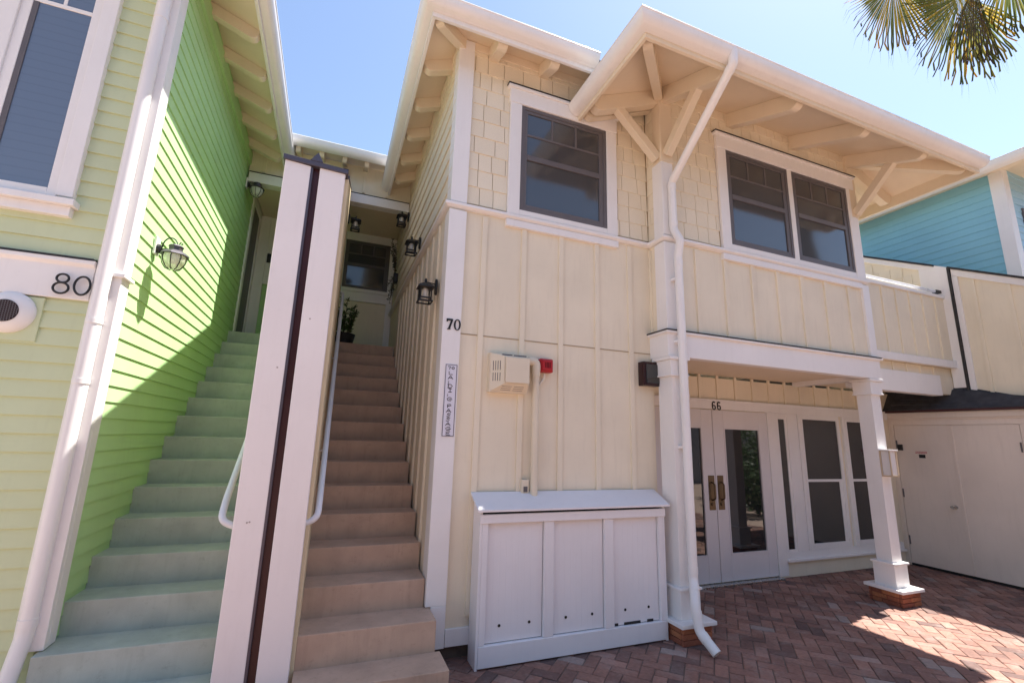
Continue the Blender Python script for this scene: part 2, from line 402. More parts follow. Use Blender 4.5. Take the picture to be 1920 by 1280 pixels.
# ------------------------------------------------------------------ window / lamp makers
def sash_window(parent, y, x0, x1, z0, z1, fm, gm, muntin=True, meet=.5, name='window', fw=.05):
    """double-hung window facing -Y with its front at y; frame, sashes and panes"""
    f = MB()
    f.box(x0, x0+fw*.7, y-.012, y+.02, z0, z1); f.box(x1-fw*.7, x1, y-.012, y+.02, z0, z1)
    f.box(x0+fw*.7, x1-fw*.7, y-.012, y+.02, z1-fw*.7, z1); f.box(x0+fw*.7, x1-fw*.7, y-.012, y+.02, z0, z0+fw*.7)
    fr = f.build(name, fm, parent, .003)
    zm = z0+(z1-z0)*meet; a, b = x0+fw*.7, x1-fw*.7
    s = MB(); yy = y-.004
    s.box(a, a+.035, yy, y+.02, z0+fw*.7, z1-fw*.7); s.box(b-.05, b, yy, y+.02, z0+fw*.7, z1-fw*.7)
    s.box(a+.035, b-.05, yy-.004, y+.02, zm-.028, zm+.028); s.box(a+.035, b-.05, yy, y+.02, z1-fw*.7-.03, z1-fw*.7)
    s.box(a+.035, b-.05, yy, y+.02, z0+fw*.7, z0+fw*.7+.035)
    if muntin:
        zt = z1-fw*.7-.03; zq = zm+.028+(zt-zm-.028)*.48; xs = a+.035; xe = b-.05
        s.box(xs, xe, yy+.002, y+.02, zq-.011, zq+.011)
        for k in (1, 2):
            xm = xs+(xe-xs)*k/3; s.box(xm-.011, xm+.011, yy+.003, y+.02, zq+.011, zt)
    s.build('sash', fm, fr, .002)
    for (p0, p1, yo) in ((z0+fw*.7+.03, zm-.02, .008), (zm+.02, z1-fw*.7-.02, .006)):
        g_ = MB(); g_.box(a+.03, b-.045, y+yo, y+yo+.006, p0, p1); g_.build('pane', gm, fr)
    return fr

# ================================================================== CREAM BUILDING
F0, YB, YD = 3.696, 3.465, 4.56
cb = thing('cream_building', 'cream two storey house with white trim and a projecting bay window over its porch', 'house', (3.4, 3.7, 0))
rng = random.Random(11)
lw = MB()
lw.box(.80, 2.95, F0, 9.6, .21, 3.63); lw.box(2.95, 8.2, YD, 9.6, .0, 2.47)
for xb in (1.13, 1.517, 1.905, 2.299, 2.683): lw.box(xb-.024, xb+.024, F0-.018, F0+.005, .3, 3.60)
for k in range(18):
    yb = 4.05+k*.29
    if yb < 6.9: lw.box(.782, .81, yb-.022, yb+.022, .3, 3.60)
lw.build('wall', M['cream'], cb, .002)
# thin horizontal joint between the panels
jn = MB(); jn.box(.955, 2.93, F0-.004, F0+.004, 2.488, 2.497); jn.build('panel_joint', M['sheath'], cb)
fd = MB(); fd.box(.86, 2.93, F0+.05, 5.0, -.01, .21); fd.build('foundation', M['mortar'], cb)
sk = MB(); sk.box(.955, 2.95, F0-.022, F0+.01, .105, .225); sk.build('skirt_board', M['white'], cb, .003)
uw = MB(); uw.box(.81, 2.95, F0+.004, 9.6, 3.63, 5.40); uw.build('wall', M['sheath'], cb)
sh = MB(); shingles(sh, 'y', F0+.004, .95, 2.93, 3.70, 5.41, .174, -1, rng, holes=((1.33,2.54,3.6,5.02),))
sh.build('shingle_cladding', M['shingle'], cb)
ls = MB(); lap_x(ls, .81, F0+.004, 8.0, 3.66, 5.42, .178, .016, -1); ls.build('lap_siding', M['cream'], cb)
# corner boards
co = MB(); co.box(.795, .945, F0-.032, F0+.02, 3.68, 5.38); co.box(.795, .815, F0+.02, F0+.13, 3.68, 5.38); co.build('corner_board', M['white'], cb, .004)
co = MB(); co.box(.790, .948, F0-.036, F0+.02, .395, 3.60); co.box(.83, .948, F0-.036, F0+.02, .105, .395); co.box(.790, .812, F0+.02, F0+.13, .5, 3.60); co.build('corner_board', M['white'], cb, .004)
# waist band (sill course) around side, front, bay return and bay
wb = MB()
wb.sweep([(.80, 8.0, 3.62), (.80, F0, 3.62), (2.95, F0, 3.62), (2.95, YB, 3.62), (6.0, YB, 3.62), (6.0, 5.0, 3.62)],
         [(0,0),(0,.06),(.035,.055),(.052,.045),(.052,.02),(.03,.004)], side=1)
wb.build('waist_band', M['white'], cb, .002)
# bay
by = MB(); by.box(2.95, 6.0, YB, 9.6, 2.64, 3.63)
for xb in (3.348, 3.735, 4.121, 4.502, 4.882, 5.28, 5.689): by.box(xb-.024, xb+.024, YB-.018, YB+.005, 2.68, 3.60)
by.box(2.935, 2.955, F0-.03, F0+.0, 2.66, 3.6)
by.build('wall', M['cream'], cb, .002)
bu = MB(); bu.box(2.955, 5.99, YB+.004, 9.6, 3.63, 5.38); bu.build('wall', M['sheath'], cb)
sh = MB(); shingles(sh, 'y', YB+.004, 3.06, 5.95, 3.70, 5.38, .174, -1, rng, holes=((3.70,5.98,3.6,5.05),))
sh.build('shingle_cladding', M['shingle'], cb)
sh = MB(); shingles(sh, 'x', 2.955, YB+.06, F0, 3.70, 5.38, .174, -1, rng)
sh.build('shingle_cladding', M['shingle'], cb)
rs = MB(); lap_x(rs, 5.99, YB+.05, 6.5, 3.7, 5.32, .11, .012, 1); rs.build('lap_siding', M['cream'], cb)
for q in ((2.93, 3.075, YB+.12, 3.685, 4.50), (2.925, 3.07, YB+.12, 2.70, 3.605), (5.90, 6.03, YB+.10, 3.685, 4.50), (5.93, 6.055, YB+.10, 2.70, 3.605)):
    pp = MB(); pp.box(q[0], q[1], YB-.03, q[2], q[3], q[4]); pp.build('corner_board', M['white'], cb, .004)
bm_ = MB()
bm_.sweep([(2.915, F0, 2.44), (2.915, YB-.04, 2.44), (6.05, YB-.04, 2.44), (6.05, 4.5, 2.44)], [(-.10,0),(0,0),(0,.215),(.028,.225),(.028,.245),(-.10,.245)], side=1)
bm_.build('porch_beam', M['white'], cb, .004)
fl = MB(); fl.sweep([(2.915, F0, 2.686), (2.915, YB-.04, 2.686), (6.05, YB-.04, 2.686)], [(-.08,0),(.034,0),(.034,.010),(-.08,.016)], side=1)
fl.build('flashing', M['flash'], cb)
pc = MB(); pc.box(3.015, 5.95, YB+.065, YD, 2.50, 2.53); pc.box(6.05, 8.2, 3.86, YD, 2.50, 2.53); pc.build('porch_ceiling', M['soffit'], cb)
fw_ = MB(); fw_.box(3.0, 5.96, YB+.1, YD+.1, 2.535, 2.63); fw_.build('bay_floor', M['cream'], cb)
# porch posts
def porch_post(nm, x0, x1, yf, yb, capx):
    p = MB(); p.box(x0, x1, yf, yb, .42, 2.27)
    p.box(x0+.045, x0+.052, yf-.001, yf+.002, .42, 2.25)
    o = p.build('porch_post', M['white'], cb, .006)
    c = MB(); c.box(x0-.022, x1+.022, yf-.022, yb+.022, 2.265, 2.405); c.box(x0-.04, x1+.04, yf-.04, yb+.04, 2.405, 2.437)
    c.box(x0-.03, x1+.03, yf-.03, yb+.03, 2.25, 2.268); c.build('capital', M['white'], o, .004)
    q = MB(); q.box(x0-.03, x1+.03, yf-.03, yb+.03, .172, .400); q.box(x0-.045, x1+.045, yf-.045, yb+.045, .400, .422); q.build('plinth', M['white'], o, .005)
    s_ = MB(); s_.box(x0-.10, x1+.115, yf-.12, yb+.11, .142, .174); s_.build('base_slab', M['white'], o, .005)
    k = MB(); bx0, bx1, by0, by1 = x0-.07, x1+.085, yf-.09, yb+.08; rg = random.Random(int(x0*100))
    k.box(bx0+.012, bx1-.012, by0+.012, by1-.012, 0, .141, 0.0)
    for row in range(3):
        z0, z1 = .002+row*.0465, .002+row*.0465+.041
        off = .5 if row == 1 else 0
        for (a0, a1, horiz) in ((bx0, bx1, True), (by0, by1, False)):
            a = a0-off*.1
            while a < a1-.01:
                b0, b1 = max(a0, a)+.003, min(a1, a+.2)-.003
                if b1-b0 > .02:
                    t = rg.random()
                    if horiz:
                        k.box(b0, b1, by0, by0+.03, z0, z1, t); k.box(b0, b1, by1-.03, by1, z0, z1, t)
                    else:
                        k.box(bx0, bx0+.03, b0+.03 if b0 < by0+.03 else b0, b1-.03 if b1 > by1-.03 else b1, z0, z1, t); k.box(bx1-.03, bx1, b0, b1, z0, z1, t)
                a += .2
    k.build('brick_base', M['pierbrick'], o, .003)
    return o
porch_post('left', 2.945, 3.10, 3.43, 3.62, 0)
porch_post('right', 5.858, 6.022, 3.455, 3.615, 0)
# main windows ------------------------------------------------------
def casing(parent, y, x0, x1, z0, z1, wd, zs, head=.17, flash_ov=.03):
    c = MB(); t = .034
    c.box(x0-wd, x0, y-t, y+.01, zs-.003, z1); c.box(x1, x1+wd, y-t, y+.01, zs-.003, z1)
    c.box(x0-wd-.008, x1+wd+.008, y-t-.006, y+.01, z1, z1+head)
    c.box(x0-wd-.03, x1+wd+.03, y-t-.024, y+.01, z1+head, z1+head+.03)
    c.box(x0, x1, y-t+.004, y+.01, zs, z0)
    o = c.build('window_casing', M['white'], parent, .004)
    f = MB(); f.box(x0-wd-.036, x1+wd+.036, y-t-.032, y+.01, z1+head+.03, z1+head+.038); f.build('flashing', M['flash'], o)
    return o
wc = casing(cb, F0, 1.452, 2.42, 3.735, 4.855, .12, 3.68, .155)
sash_window(cb, F0-.012, 1.452, 2.42, 3.735, 4.855, M['bronze'], M['glassup'], True, .51)
ap = MB(); ap.box(1.325, 2.545, F0-.036, F0+.01, 3.55, 3.618); ap.build('window_apron', M['white'], cb, .004)
wc = casing(cb, YB, 3.835, 5.86, 3.745, 4.885, .125, 3.68, .155)
mu = MB(); mu.box(4.803, 4.872, YB-.03, YB+.01, 3.745, 4.885); mu.build('mullion', M['white'], wc, .004)
for a, b in ((3.835, 4.803), (4.872, 5.86)): sash_window(cb, YB-.012, a, b, 3.745, 4.885, M['bronze'], M['glassup'], True, .51)
ap = MB(); ap.box(3.70, 5.925, YB-.036, YB+.01, 3.55, 3.618); ap.build('window_apron', M['white'], cb, .004)

# main hip roof ------------------------------------------------------
SL = .40
def eave_rect_roof(parent, ex0, ex1, ey0, ez, th, ridge_in, ey1, right_open=False):
    pass
EX, EY, EF = .468, 3.33, 5.20; EZ = EF+.055                     # inner lower edge of the main eave
rf = MB()
def rp(x, y, d): return (x, y, EZ+SL*d)
Rg = 1.9                                           # run from eave to ridge
top = .035
# left slope, front slope (solid slabs)
def slab(mb, pts, th):
    mb.prism(pts, (0, 0, th))
slab(rf, [(EX,EY,EZ),(EX+Rg,EY+Rg,EZ+SL*Rg),(EX+Rg,9.6,EZ+SL*Rg),(EX,9.6,EZ)], top)
slab(rf, [(EX,EY,EZ),(2.60,EY,EZ),(4.1,EY+1.6,EZ+SL*1.6),(4.1,EY+Rg,EZ+SL*Rg),(EX+Rg,EY+Rg,EZ+SL*Rg)], top)
roof = rf.build('roof', M['soffit'], cb)
rt_ = MB()
slab(rt_, [(EX-.02,EY-.02,EZ+top+.004),(EX+Rg,EY+Rg,EZ+SL*Rg+top+.004),(EX+Rg,9.6,EZ+SL*Rg+top+.004),(EX-.02,9.6,EZ+top+.004)], .02)
slab(rt_, [(EX-.02,EY-.02,EZ+top+.004),(2.55,EY-.02,EZ+top+.004),(4.05,EY+1.6,EZ+SL*1.6+top+.004),(4.05,EY+Rg,EZ+SL*Rg+top+.004),(EX+Rg,EY+Rg,EZ+SL*Rg+top+.004)], .02)
slab(rt_, [(EX+Rg,EY+Rg,EZ+SL*Rg+top+.004),(4.05,EY+Rg,EZ+SL*Rg+top+.004),(4.05,9.6,EZ+SL*Rg+top+.004),(EX+Rg,9.6,EZ+SL*Rg+top+.004)], .02)
rt_.build('roof_shingles', M['roof'], roof)
fa = MB(); fa.sweep([(EX, 6.75, EF), (EX, EY, EF), (2.1, EY, EF)], [(-.03,-.035),(0,-.035),(0,.115),(-.03,.115)], side=1); fa.build('fascia', M['white'], roof, .003)
gt = MB(); gt.sweep([(EX, 6.75, EF+.115), (EX, EY, EF+.115), (2.08, EY, EF+.115)], gutter_prof(.105, .108), side=1); gt.build('gutter', M['gutter'], roof, .002, True)
def rafter(parent, p, q, w_=.07, h_=.12, rounded=True):
    """rafter tail from wall point p to outer end q, its lower outer corner cut round"""
    p, q = Vector(p), Vector(q); d = (q-p); Ld = d.length; d.normalize(); sd_ = Vector((-d.y, d.x, 0)).normalized()
    u = sd_.cross(d); u = u if u.z > 0 else -u
    prof = [(0, 0), (0, -h_)]
    prof += [(Ld-h_*.5, -h_)]
    for k in range(1, 6):
        t = k/5*math.pi/2; prof.append((Ld-h_*.5+h_*.5*math.sin(t), -h_+h_*.5*(1-math.cos(t))))
    prof += [(Ld, 0)]
    m = MB(); m.prism([tuple(p+d*a+u*b-sd_*w_/2) for a, b in prof], tuple(sd_*w_))
    return m.build('rafter', M['soffit'], parent, .003)
dw = .345
for x in (1.14, 1.68): rafter(roof, (x, F0+.02, EZ+SL*(F0+.02-EY)), (x, EY+.03, EZ+SL*.03), .095, .13)
for y in (3.99, 4.565, 5.13, 5.69, 6.2): rafter(roof, (.83, y, EZ+SL*.362), (EX+.03, y, EZ+SL*.03), .085, .12)
rafter(roof, (.86, F0+.03, EZ+SL*.38), (EX+.05, EY+.05, EZ+SL*.05-.005), .08, .11)
fz = MB(); fz.box(.79, 2.95, F0-.02, F0+.02, 5.31, 5.40); fz.box(.785, .81, F0+.02, 6.8, 5.30, 5.39); fz.build('frieze', M['soffit'], roof, .003)

# bay hip roof ------------------------------------------------------
BX0, BX1, BY, BF = 2.07, 6.86, 2.55, 4.89; BZ = BF+.10
SLB = .43
Rb = 2.35
rf = MB()
slab(rf, [(BX0,BY,BZ),(BX1,BY,BZ),(BX1-Rb,BY+Rb,BZ+SLB*Rb),(BX0+Rb,BY+Rb,BZ+SLB*Rb)], .03)
slab(rf, [(BX0,BY,BZ),(BX0+Rb,BY+Rb,BZ+SLB*Rb),(BX0+Rb,7,BZ+SLB*Rb),(BX0,3.66,BZ),(BX0,3.66,BZ)], .03) if False else None
slab(rf, [(BX0,BY,BZ),(BX0+Rb,BY+Rb,BZ+SLB*Rb),(BX0+1.11,3.66,BZ+SLB*1.11),(BX0,3.66,BZ)], .03)
slab(rf, [(BX1,BY,BZ),(BX1,6.5,BZ),(BX1-Rb,6.5,BZ+SLB*Rb),(BX1-Rb,BY+Rb,BZ+SLB*Rb)], .03)
broof = rf.build('roof', M['soffit'], cb)
rt_ = MB(); o_ = .034
slab(rt_, [(BX0-.02,BY-.02,BZ+o_),(BX1+.02,BY-.02,BZ+o_),(BX1-Rb,BY+Rb,BZ+SLB*Rb+o_),(BX0+Rb,BY+Rb,BZ+SLB*Rb+o_)], .02)
slab(rt_, [(BX0-.02,BY-.02,BZ+o_),(BX0+Rb,BY+Rb,BZ+SLB*Rb+o_),(BX0+1.11,3.66,BZ+SLB*1.11+o_),(BX0-.02,3.66,BZ+o_)], .02)
slab(rt_, [(BX1+.02,BY-.02,BZ+o_),(BX1+.02,6.5,BZ+o_),(BX1-Rb,6.5,BZ+SLB*Rb+o_),(BX1-Rb,BY+Rb,BZ+SLB*Rb+o_)], .02)
rt_.build('roof_shingles', M['roof'], broof)
fa = MB(); fa.sweep([(BX0, 3.66, BF), (BX0, BY, BF), (BX1, BY, BF), (BX1, 6.4, BF)], [(-.03,-.03),(0,-.03),(0,.135),(-.03,.135)], side=1); fa.build('fascia', M['soffit'], broof, .003)
gt = MB(); gt.sweep([(BX0, 3.65, BF+.125), (BX0, BY, BF+.125), (BX1, BY, BF+.125)], gutter_prof(.112, .115), side=1); gt.build('gutter', M['gutter'], broof, .002, True)
for x in (3.0, 3.96, 4.965, 5.97): rafter(broof, (x, YB+.02, BZ+SLB*(YB+.02-BY)), (x, BY+.035, BZ+SLB*.03), .095, .16)
rafter(broof, (2.96, 3.61, BZ+SLB*.89-.03), (BX0+.035, 3.61, BZ+SLB*.03-.03), .07, .13)
rafter(broof, (2.96, YB+.03, BZ+SLB*.89), (BX0+.035, YB+.03, BZ+SLB*.03), .095, .16)
rafter(broof, (5.98, YB+.03, BZ+SLB*.88), (BX1-.035, YB+.03, BZ+SLB*.03), .095, .16)
rafter(broof, (5.98, 4.6, BZ+SLB*.88), (BX1-.035, 4.6, BZ+SLB*.03), .095, .16)
rafter(broof, (2.98, YB+.02, BZ+SLB*.92), (BX0+.06, BY+.06, BZ+SLB*.05), .085, .14)
rafter(broof, (5.99, YB+.0, BZ+SLB*.92), (BX1-.06, BY+.06, BZ+SLB*.05), .085, .14)
def brace(p, q):
    m = MB(); m.bar(p, q, .082, .09); m.build('brace', M['soffit'], broof, .006)
brace((3.0, YB-.04, 4.58), (3.0, 2.93, 5.04)); brace((2.93, YB+.03, 4.55), (2.42, YB+.03, 5.03))
brace((5.98, YB-.04, 4.55), (5.98, 2.93, 5.04)); brace((6.03, YB+.03, 4.55), (6.52, YB+.03, 5.03))
for a_, b_ in ((2.93, 3.09), (5.91, 6.04)):
    pt = MB(); pt.box(a_, b_, YB-.035, YB+.10, 4.50, 5.34); pt.build('corner_post', M['soffit'], broof, .006)
# soffit bead joints on the right overhang
bd = MB()
for k in range(13):
    y = 3.62+k*.075; bd.bar((6.03, y, BZ+SLB*.83-.002), (BX1-.03, y, BZ+SLB*.03-.002), .006, .004)
bd.build('soffit_bead', M['cream'], broof)
# main downspout ------------------------------------------------------
def downspout(parent, pts, w_, joints, r=.05):
    """round pipe with crisp elbows: sleeves at the joints, wall straps"""
    m = MB(); m.tube(path(pts, r), w_/2, 16)
    o = m.build('downspout', M['gutter'], parent, 0, True)
    for a, b_ in joints:
        s_ = MB(); s_.tube([a, b_], w_/2+.0035, 16); s_.build('sleeve', M['gutter'], o, 0, True)
    return o
def bend(p0, p1, p2, r, n=5):
    p0, p1, p2 = map(Vector, (p0, p1, p2)); a = p1+(p0-p1).normalized()*r; b = p1+(p2-p1).normalized()*r
    return [tuple((1-t)**2*a+2*t*(1-t)*p1+t*t*b) for t in [k/n for k in range(n+1)]]
def path(pts, r=.05):
    o = [pts[0]]
    for i in range(1, len(pts)-1): o += bend(pts[i-1], pts[i], pts[i+1], r)
    return o+[pts[-1]]
dsp = [(2.93, 2.475, 5.0), (2.93, 2.475, 4.86), (3.01, 3.385, 4.24), (3.01, 3.385, 3.72), (3.03, 3.325, 3.59), (3.03, 3.365, 3.43), (3.03, 3.365, .50), (2.96, 3.28, .33), (2.955, 3.24, .15), (2.99, 3.10, .035)]
V_ = Vector
def sleeve(a, b_, t0, l_): a, b_ = V_(a), V_(b_); d = (b_-a).normalized(); return (tuple(a+d*t0), tuple(a+d*(t0+l_)))
js = [sleeve(dsp[1], dsp[2], .03, .05), sleeve(dsp[2], dsp[1], .03, .05), sleeve(dsp[2], dsp[3], .03, .05), sleeve(dsp[3], dsp[2], .04, .05), sleeve(dsp[5], dsp[6], .04, .06), sleeve(dsp[5], dsp[6], .85, .03), sleeve(dsp[5], dsp[6], 1.35, .03), sleeve(dsp[6], dsp[5], .04, .06), sleeve(dsp[6], dsp[7], .04, .05), sleeve(dsp[7], dsp[8], .04, .05), sleeve(dsp[8], dsp[9], .03, .05)]
downspout(broof, dsp, .078, js, .028)
for z in (3.2, 2.58, 1.6):
    k = MB(); k.box(2.985, 3.075, 3.372, 3.44, z-.012, z+.012); k.build('strap', M['gutter'], broof)

# porch wall: french doors, sidelight, windows ------------------------
for xb in (3.45, 3.75, 4.05, 4.343, 4.641, 4.95, 5.255, 5.556, 5.859, 6.16, 6.46, 6.76, 7.06, 7.36, 7.66):
    pw = MB(); pw.box(xb-.02, xb+.02, YD-.018, YD+.004, 2.19, 2.5)
    pw.build('batten', M['cream'], cb, .002)
hd = MB(); hd.box(3.0, 8.0, YD-.034, YD+.01, 2.065, 2.19); hd.box(3.0, 8.0, YD-.045, YD+.01, 2.165, 2.19); hd.box(5.455, 5.62, YD-.03, YD+.01, .02, 2.065); hd.box(3.47, 3.56, YD-.03, YD+.01, .02, 2.065)
hd.box(5.82, 6.02, YD-.03, YD+.01, .30, 2.065); hd.box(5.62, 5.82, YD-.026, YD+.01, 2.02, 2.065)
hd.box(5.62, 8.0, YD-.028, YD+.01, .215, .30); hd.box(5.60, 8.0, YD-.065, YD+.01, .185, .215)
hd.build('door_surround', M['white'], cb, .004)
bs = MB(); bs.box(5.455, 8.0, YD-.02, YD+.01, 0, .185); bs.build('base_panel', M['cream'], cb, .003)
th_ = MB(); th_.box(3.55, 5.46, YD-.10, YD, -.005, .022); th_.build('threshold', M['steel'], cb, .003)
for i, (a, b) in enumerate(((3.565, 4.503), (4.513, 5.452))):
    d = MB(); yf = YD-.02; yb = YD+.01
    gl = (a+.175, b-.152) if i else (a+.152, b-.175)
    d.box(a, gl[0], yf, yb, .03, 2.055); d.box(gl[1], b, yf, yb, .03, 2.055); d.box(gl[0], gl[1], yf, yb, .03, .325); d.box(gl[0], gl[1], yf, yb, 1.835, 2.055)
    dr = d.build('door', M['door'], cb, .004)
    gp = MB(); gp.box(gl[0], gl[1], yf+.014, yf+.02, .325, 1.835); gp.build('pane', M['glass'], dr)
    st = MB()
    for (u0, u1, v0, v1) in ((gl[0], gl[0]+.016, .325, 1.835), (gl[1]-.016, gl[1], .325, 1.835), (gl[0]+.016, gl[1]-.016, .325, .341), (gl[0]+.016, gl[1]-.016, 1.819, 1.835)): st.box(u0, u1, yf-.007, yf+.014, v0, v1)
    st.build('glazing_bead', M['door'], dr, .002)
    xp = 4.582 if i else 4.436
    pl = MB(); pl.box(xp-.048, xp+.048, yf-.006, yf, .845, 1.25); pl.build('push_plate', M['brass'], dr, .002)
    hn = MB(); hn.tube(path([(xp, yf-.006, 1.17), (xp, yf-.055, 1.15), (xp, yf-.055, .98), (xp, yf-.006, .96)], .02), .010, 10); hn.lathe(xp, .91, [(.02,-.012),(.02,0)], 14, 'y', yf-.006); hn.build('handle', M['brass'], dr, 0, True)
sl = MB(); sl.box(5.62, 5.665, YD-.022, YD+.01, .30, 2.02); sl.box(5.785, 5.82, YD-.022, YD+.01, .30, 2.02)
sl.box(5.665, 5.785, YD-.022, YD+.01, 1.985, 2.02); sl.box(5.665, 5.785, YD-.022, YD+.01, .30, .325)
slo = sl.build('sidelight', M['white'], cb, .003); gp = MB(); gp.box(5.665, 5.785, YD-.010, YD-.004, .325, 1.985); gp.build('pane', M['glass'], slo)
for a, b in ((6.03, 6.88), (6.95, 7.80)):
    f = MB(); f.box(a, a+.09, YD-.03, YD+.01, .30, 2.065); f.box(b-.05, b, YD-.03, YD+.01, .30, 2.065); f.box(a+.09, b-.05, YD-.03, YD+.01, 2.0, 2.065); f.box(a+.09, b-.05, YD-.03, YD+.01, .30, .375)
    f.box(a+.09, b-.05, YD-.024, YD+.01, 1.16, 1.195); f.box(b-.11, b-.05, YD-.02, YD+.01, .375, 1.16); f.box(a+.055, a+.09, YD-.036, YD-.03, .34, 2.03)
    wn = f.build('window', M['white'], cb, .003)
    for (z0, z1, e) in ((.375, 1.16, .06), (1.195, 2.0, 0)):
        gp = MB(); gp.box(a+.09, b-.05-e, YD-.012, YD-.006, z0, z1); gp.build('pane', M['glass'], wn)

# balcony between bay and side wall -----------------------------------
YL = 3.70
bl = MB(); bl.box(6.0, 8.22, YL, YL+.12, 2.78, 3.80)
for k in range(8): bl.box(6.17+k*.30-.02, 6.17+k*.30+.02, YL-.016, YL+.004, 2.885, 3.80)
bo = bl.build('balcony', M['cream'], cb, .002)
t = MB(); t.box(6.03, 8.20, YL-.04, YL+.005, 2.775, 2.875); t.box(6.03, 8.22, YL-.03, YL+.15, 3.80, 3.845); t.build('trim', M['white'], bo, .004)
t = MB(); t.box(6.05, 7.88, YL+.03, YL+.15, 2.375, 2.655); t.build('beam', M['white'], bo, .004)
t = MB(); t.box(6.05, 8.23, YL+.06, YL+.14, 2.655, 2.775); t.box(7.88, 8.23, YL+.05, YL+.14, 2.40, 2.655)
for k in range(6): t.box(6.3+k*.3-.02, 6.3+k*.3+.02, YL+.045, YL+.06, 2.655, 2.775)
t.build('rim_board', M['cream'], bo, .003)
t = MB(); t.tube([(6.05, YL+.03, 3.915), (8.16, YL+.03, 3.915)], .02, 12); t.build('handrail', M['rail'], bo, 0, True)
for a_, b_ in ((8.08, 8.225), (6.04, 6.07)):
    t = MB(); t.box(a_, b_, YL+.0, YL+.06, 3.895, 3.935); t.build('bracket', M['flash'], bo, .003)
t = MB(); t.box(6.0, 8.22, YL+.15, 6.0, 2.66, 2.76); t.build('deck', M['mortar'], bo)

# ================================================================== GREEN BUILDING
GF, GX = 3.65, -1.40
gb = thing('green_building', 'pale green clapboard house with white trim left of the stairs', 'house', (-2.4, GF, 0))
gw = MB(); gw.box(-4.6, GX, GF+.002, 9.6, .0, 5.5); gw.build('wall', M['green'], gb)
ls = MB(); lap_y(ls, GF, -4.6, GX-.02, .30, 2.405, .107, .016); lap_y(ls, GF, -4.6, GX-.02, 2.70, 5.5, .107, .016); ls.build('lap_siding', M['green'], gb)
ls = MB(); lap_x(ls, GX, GF+.09, 7.20, .30, 5.5, .107, .012, 1); ls.build('lap_siding', M['greenbounce'], gb)
c = MB(); c.box(GX-.115, GX+.03, GF-.034, GF+.005, .395, 5.5); c.box(GX-.0, GX+.03, GF+.005, GF+.095, .395, 5.5); c.build('corner_board', M['white'], gb, .004)
c = MB(); c.sweep([(-4.6, GF-.03, 2.42), (GX-.12, GF-.03, 2.42)], [(-.03,0),(0,0),(0,.215),(.02,.235),(.02,.262),(-.03,.262)], side=1); c.box(GX-.06, GX+.05, GF-.055, GF+.11, 2.595, 2.622); c.build('belt_board', M['white'], gb, .004)
c = MB(); c.box(-4.6, GX-.13, GF-.054, GF, 2.684, 2.694); c.build('flashing', M['flash'], gb)
# tall front window
gwx0, gwx1, gz0, gz1 = -2.22, -1.80, 3.09, 4.88
f = MB(); f.box(gwx1, gwx1+.09, GF-.052, GF+.01, gz0, gz1+.1); f.box(gwx0-.10, gwx0, GF-.052, GF+.01, gz0, gz1+.1); f.box(gwx0, gwx1, GF-.052, GF+.01, gz1, gz1+.1)
f.box(gwx0-.13, gwx1+.12, GF-.09, GF+.01, 3.02, 3.065); f.box(gwx0-.10, gwx1+.095, GF-.056, GF+.01, 2.955, 3.02)
wo = f.build('window', M['white'], gb, .004)
f = MB(); f.box(gwx1-.05, gwx1, GF-.038, GF+.01, gz0-.02, gz1); f.box(gwx0, gwx0+.055, GF-.038, GF+.01, gz0-.02, gz1); f.box(gwx0+.055, gwx1-.05, GF-.038, GF+.01, gz1-.05, gz1); f.box(gwx0+.055, gwx1-.05, GF-.038, GF+.01, 3.065, 3.135)
f.box(gwx0+.055, gwx1-.05, GF-.034, GF+.01, 4.46, 4.49); f.box(-2.015, -1.995, GF-.033, GF+.01, 4.49, gz1-.05)
f.build('sash', M['white'], wo, .003)
f = MB(); f.box(gwx0+.05, gwx1-.045, GF-.028, GF-.022, 3.13, gz1-.04); f.build('pane', M['skyglass'], wo)
f = MB(); f.box(gwx0+.055, gwx0+.085, GF-.034, GF-.029, 3.135, 4.46); f.build('screen_frame', M['bronze'], wo)
# second window further left keeps the facade complete
# eave on the stair side
GEX, GEZ = -.935, 5.26
rf = MB(); slab(rf, [(GEX, 3.2, GEZ), (GEX-2.2, 5.4, GEZ+.4*2.2), (GEX-2.2, 9.6, GEZ+.4*2.2), (GEX, 9.6, GEZ)], .10); slab(rf, [(GEX, 3.2, GEZ), (-4.9, 3.2, GEZ), (-4.9, 5.4, GEZ+.88), (GEX-2.2, 5.4, GEZ+.88)], .10)
gr = rf.build('roof', M['soffit'], gb)
rt_ = MB(); slab(rt_, [(GEX+.02, 3.18, GEZ+.104), (GEX-2.2, 5.4, GEZ+.984), (GEX-2.2, 9.6, GEZ+.984), (GEX+.02, 9.6, GEZ+.104)], .02); slab(rt_, [(GEX+.02, 3.18, GEZ+.104), (-4.9, 3.18, GEZ+.104), (-4.9, 5.4, GEZ+.984), (GEX-2.2, 5.4, GEZ+.984)], .02)
rt_.build('roof_shingles', M['roof'], gr)
fa = MB(); fa.sweep([(-4.9, 3.2, GEZ), (GEX, 3.2, GEZ), (GEX, 6.85, GEZ)], [(-.03,-.035),(0,-.035),(0,.115),(-.03,.115)], side=1); fa.build('fascia', M['white'], gr, .003)
gt = MB(); gt.sweep([(-4.9, 3.2, GEZ+.11), (GEX, 3.2, GEZ+.11), (GEX, 6.85, GEZ+.11)], gutter_prof(.12, .115), side=1); gt.build('gutter', M['gutter'], gr, .002, True)
for k in range(8): rafter(gr, (GX+.01, 3.75+k*.52, GEZ+.4*.44), (GEX-.03, 3.75+k*.52, GEZ+.012), .075, .11)
fz = MB(); fz.box(GX+.0, GX+.035, GF+.1, 8.0, 5.20, 5.36); fz.build('frieze', M['greenbounce'], gr, .003)
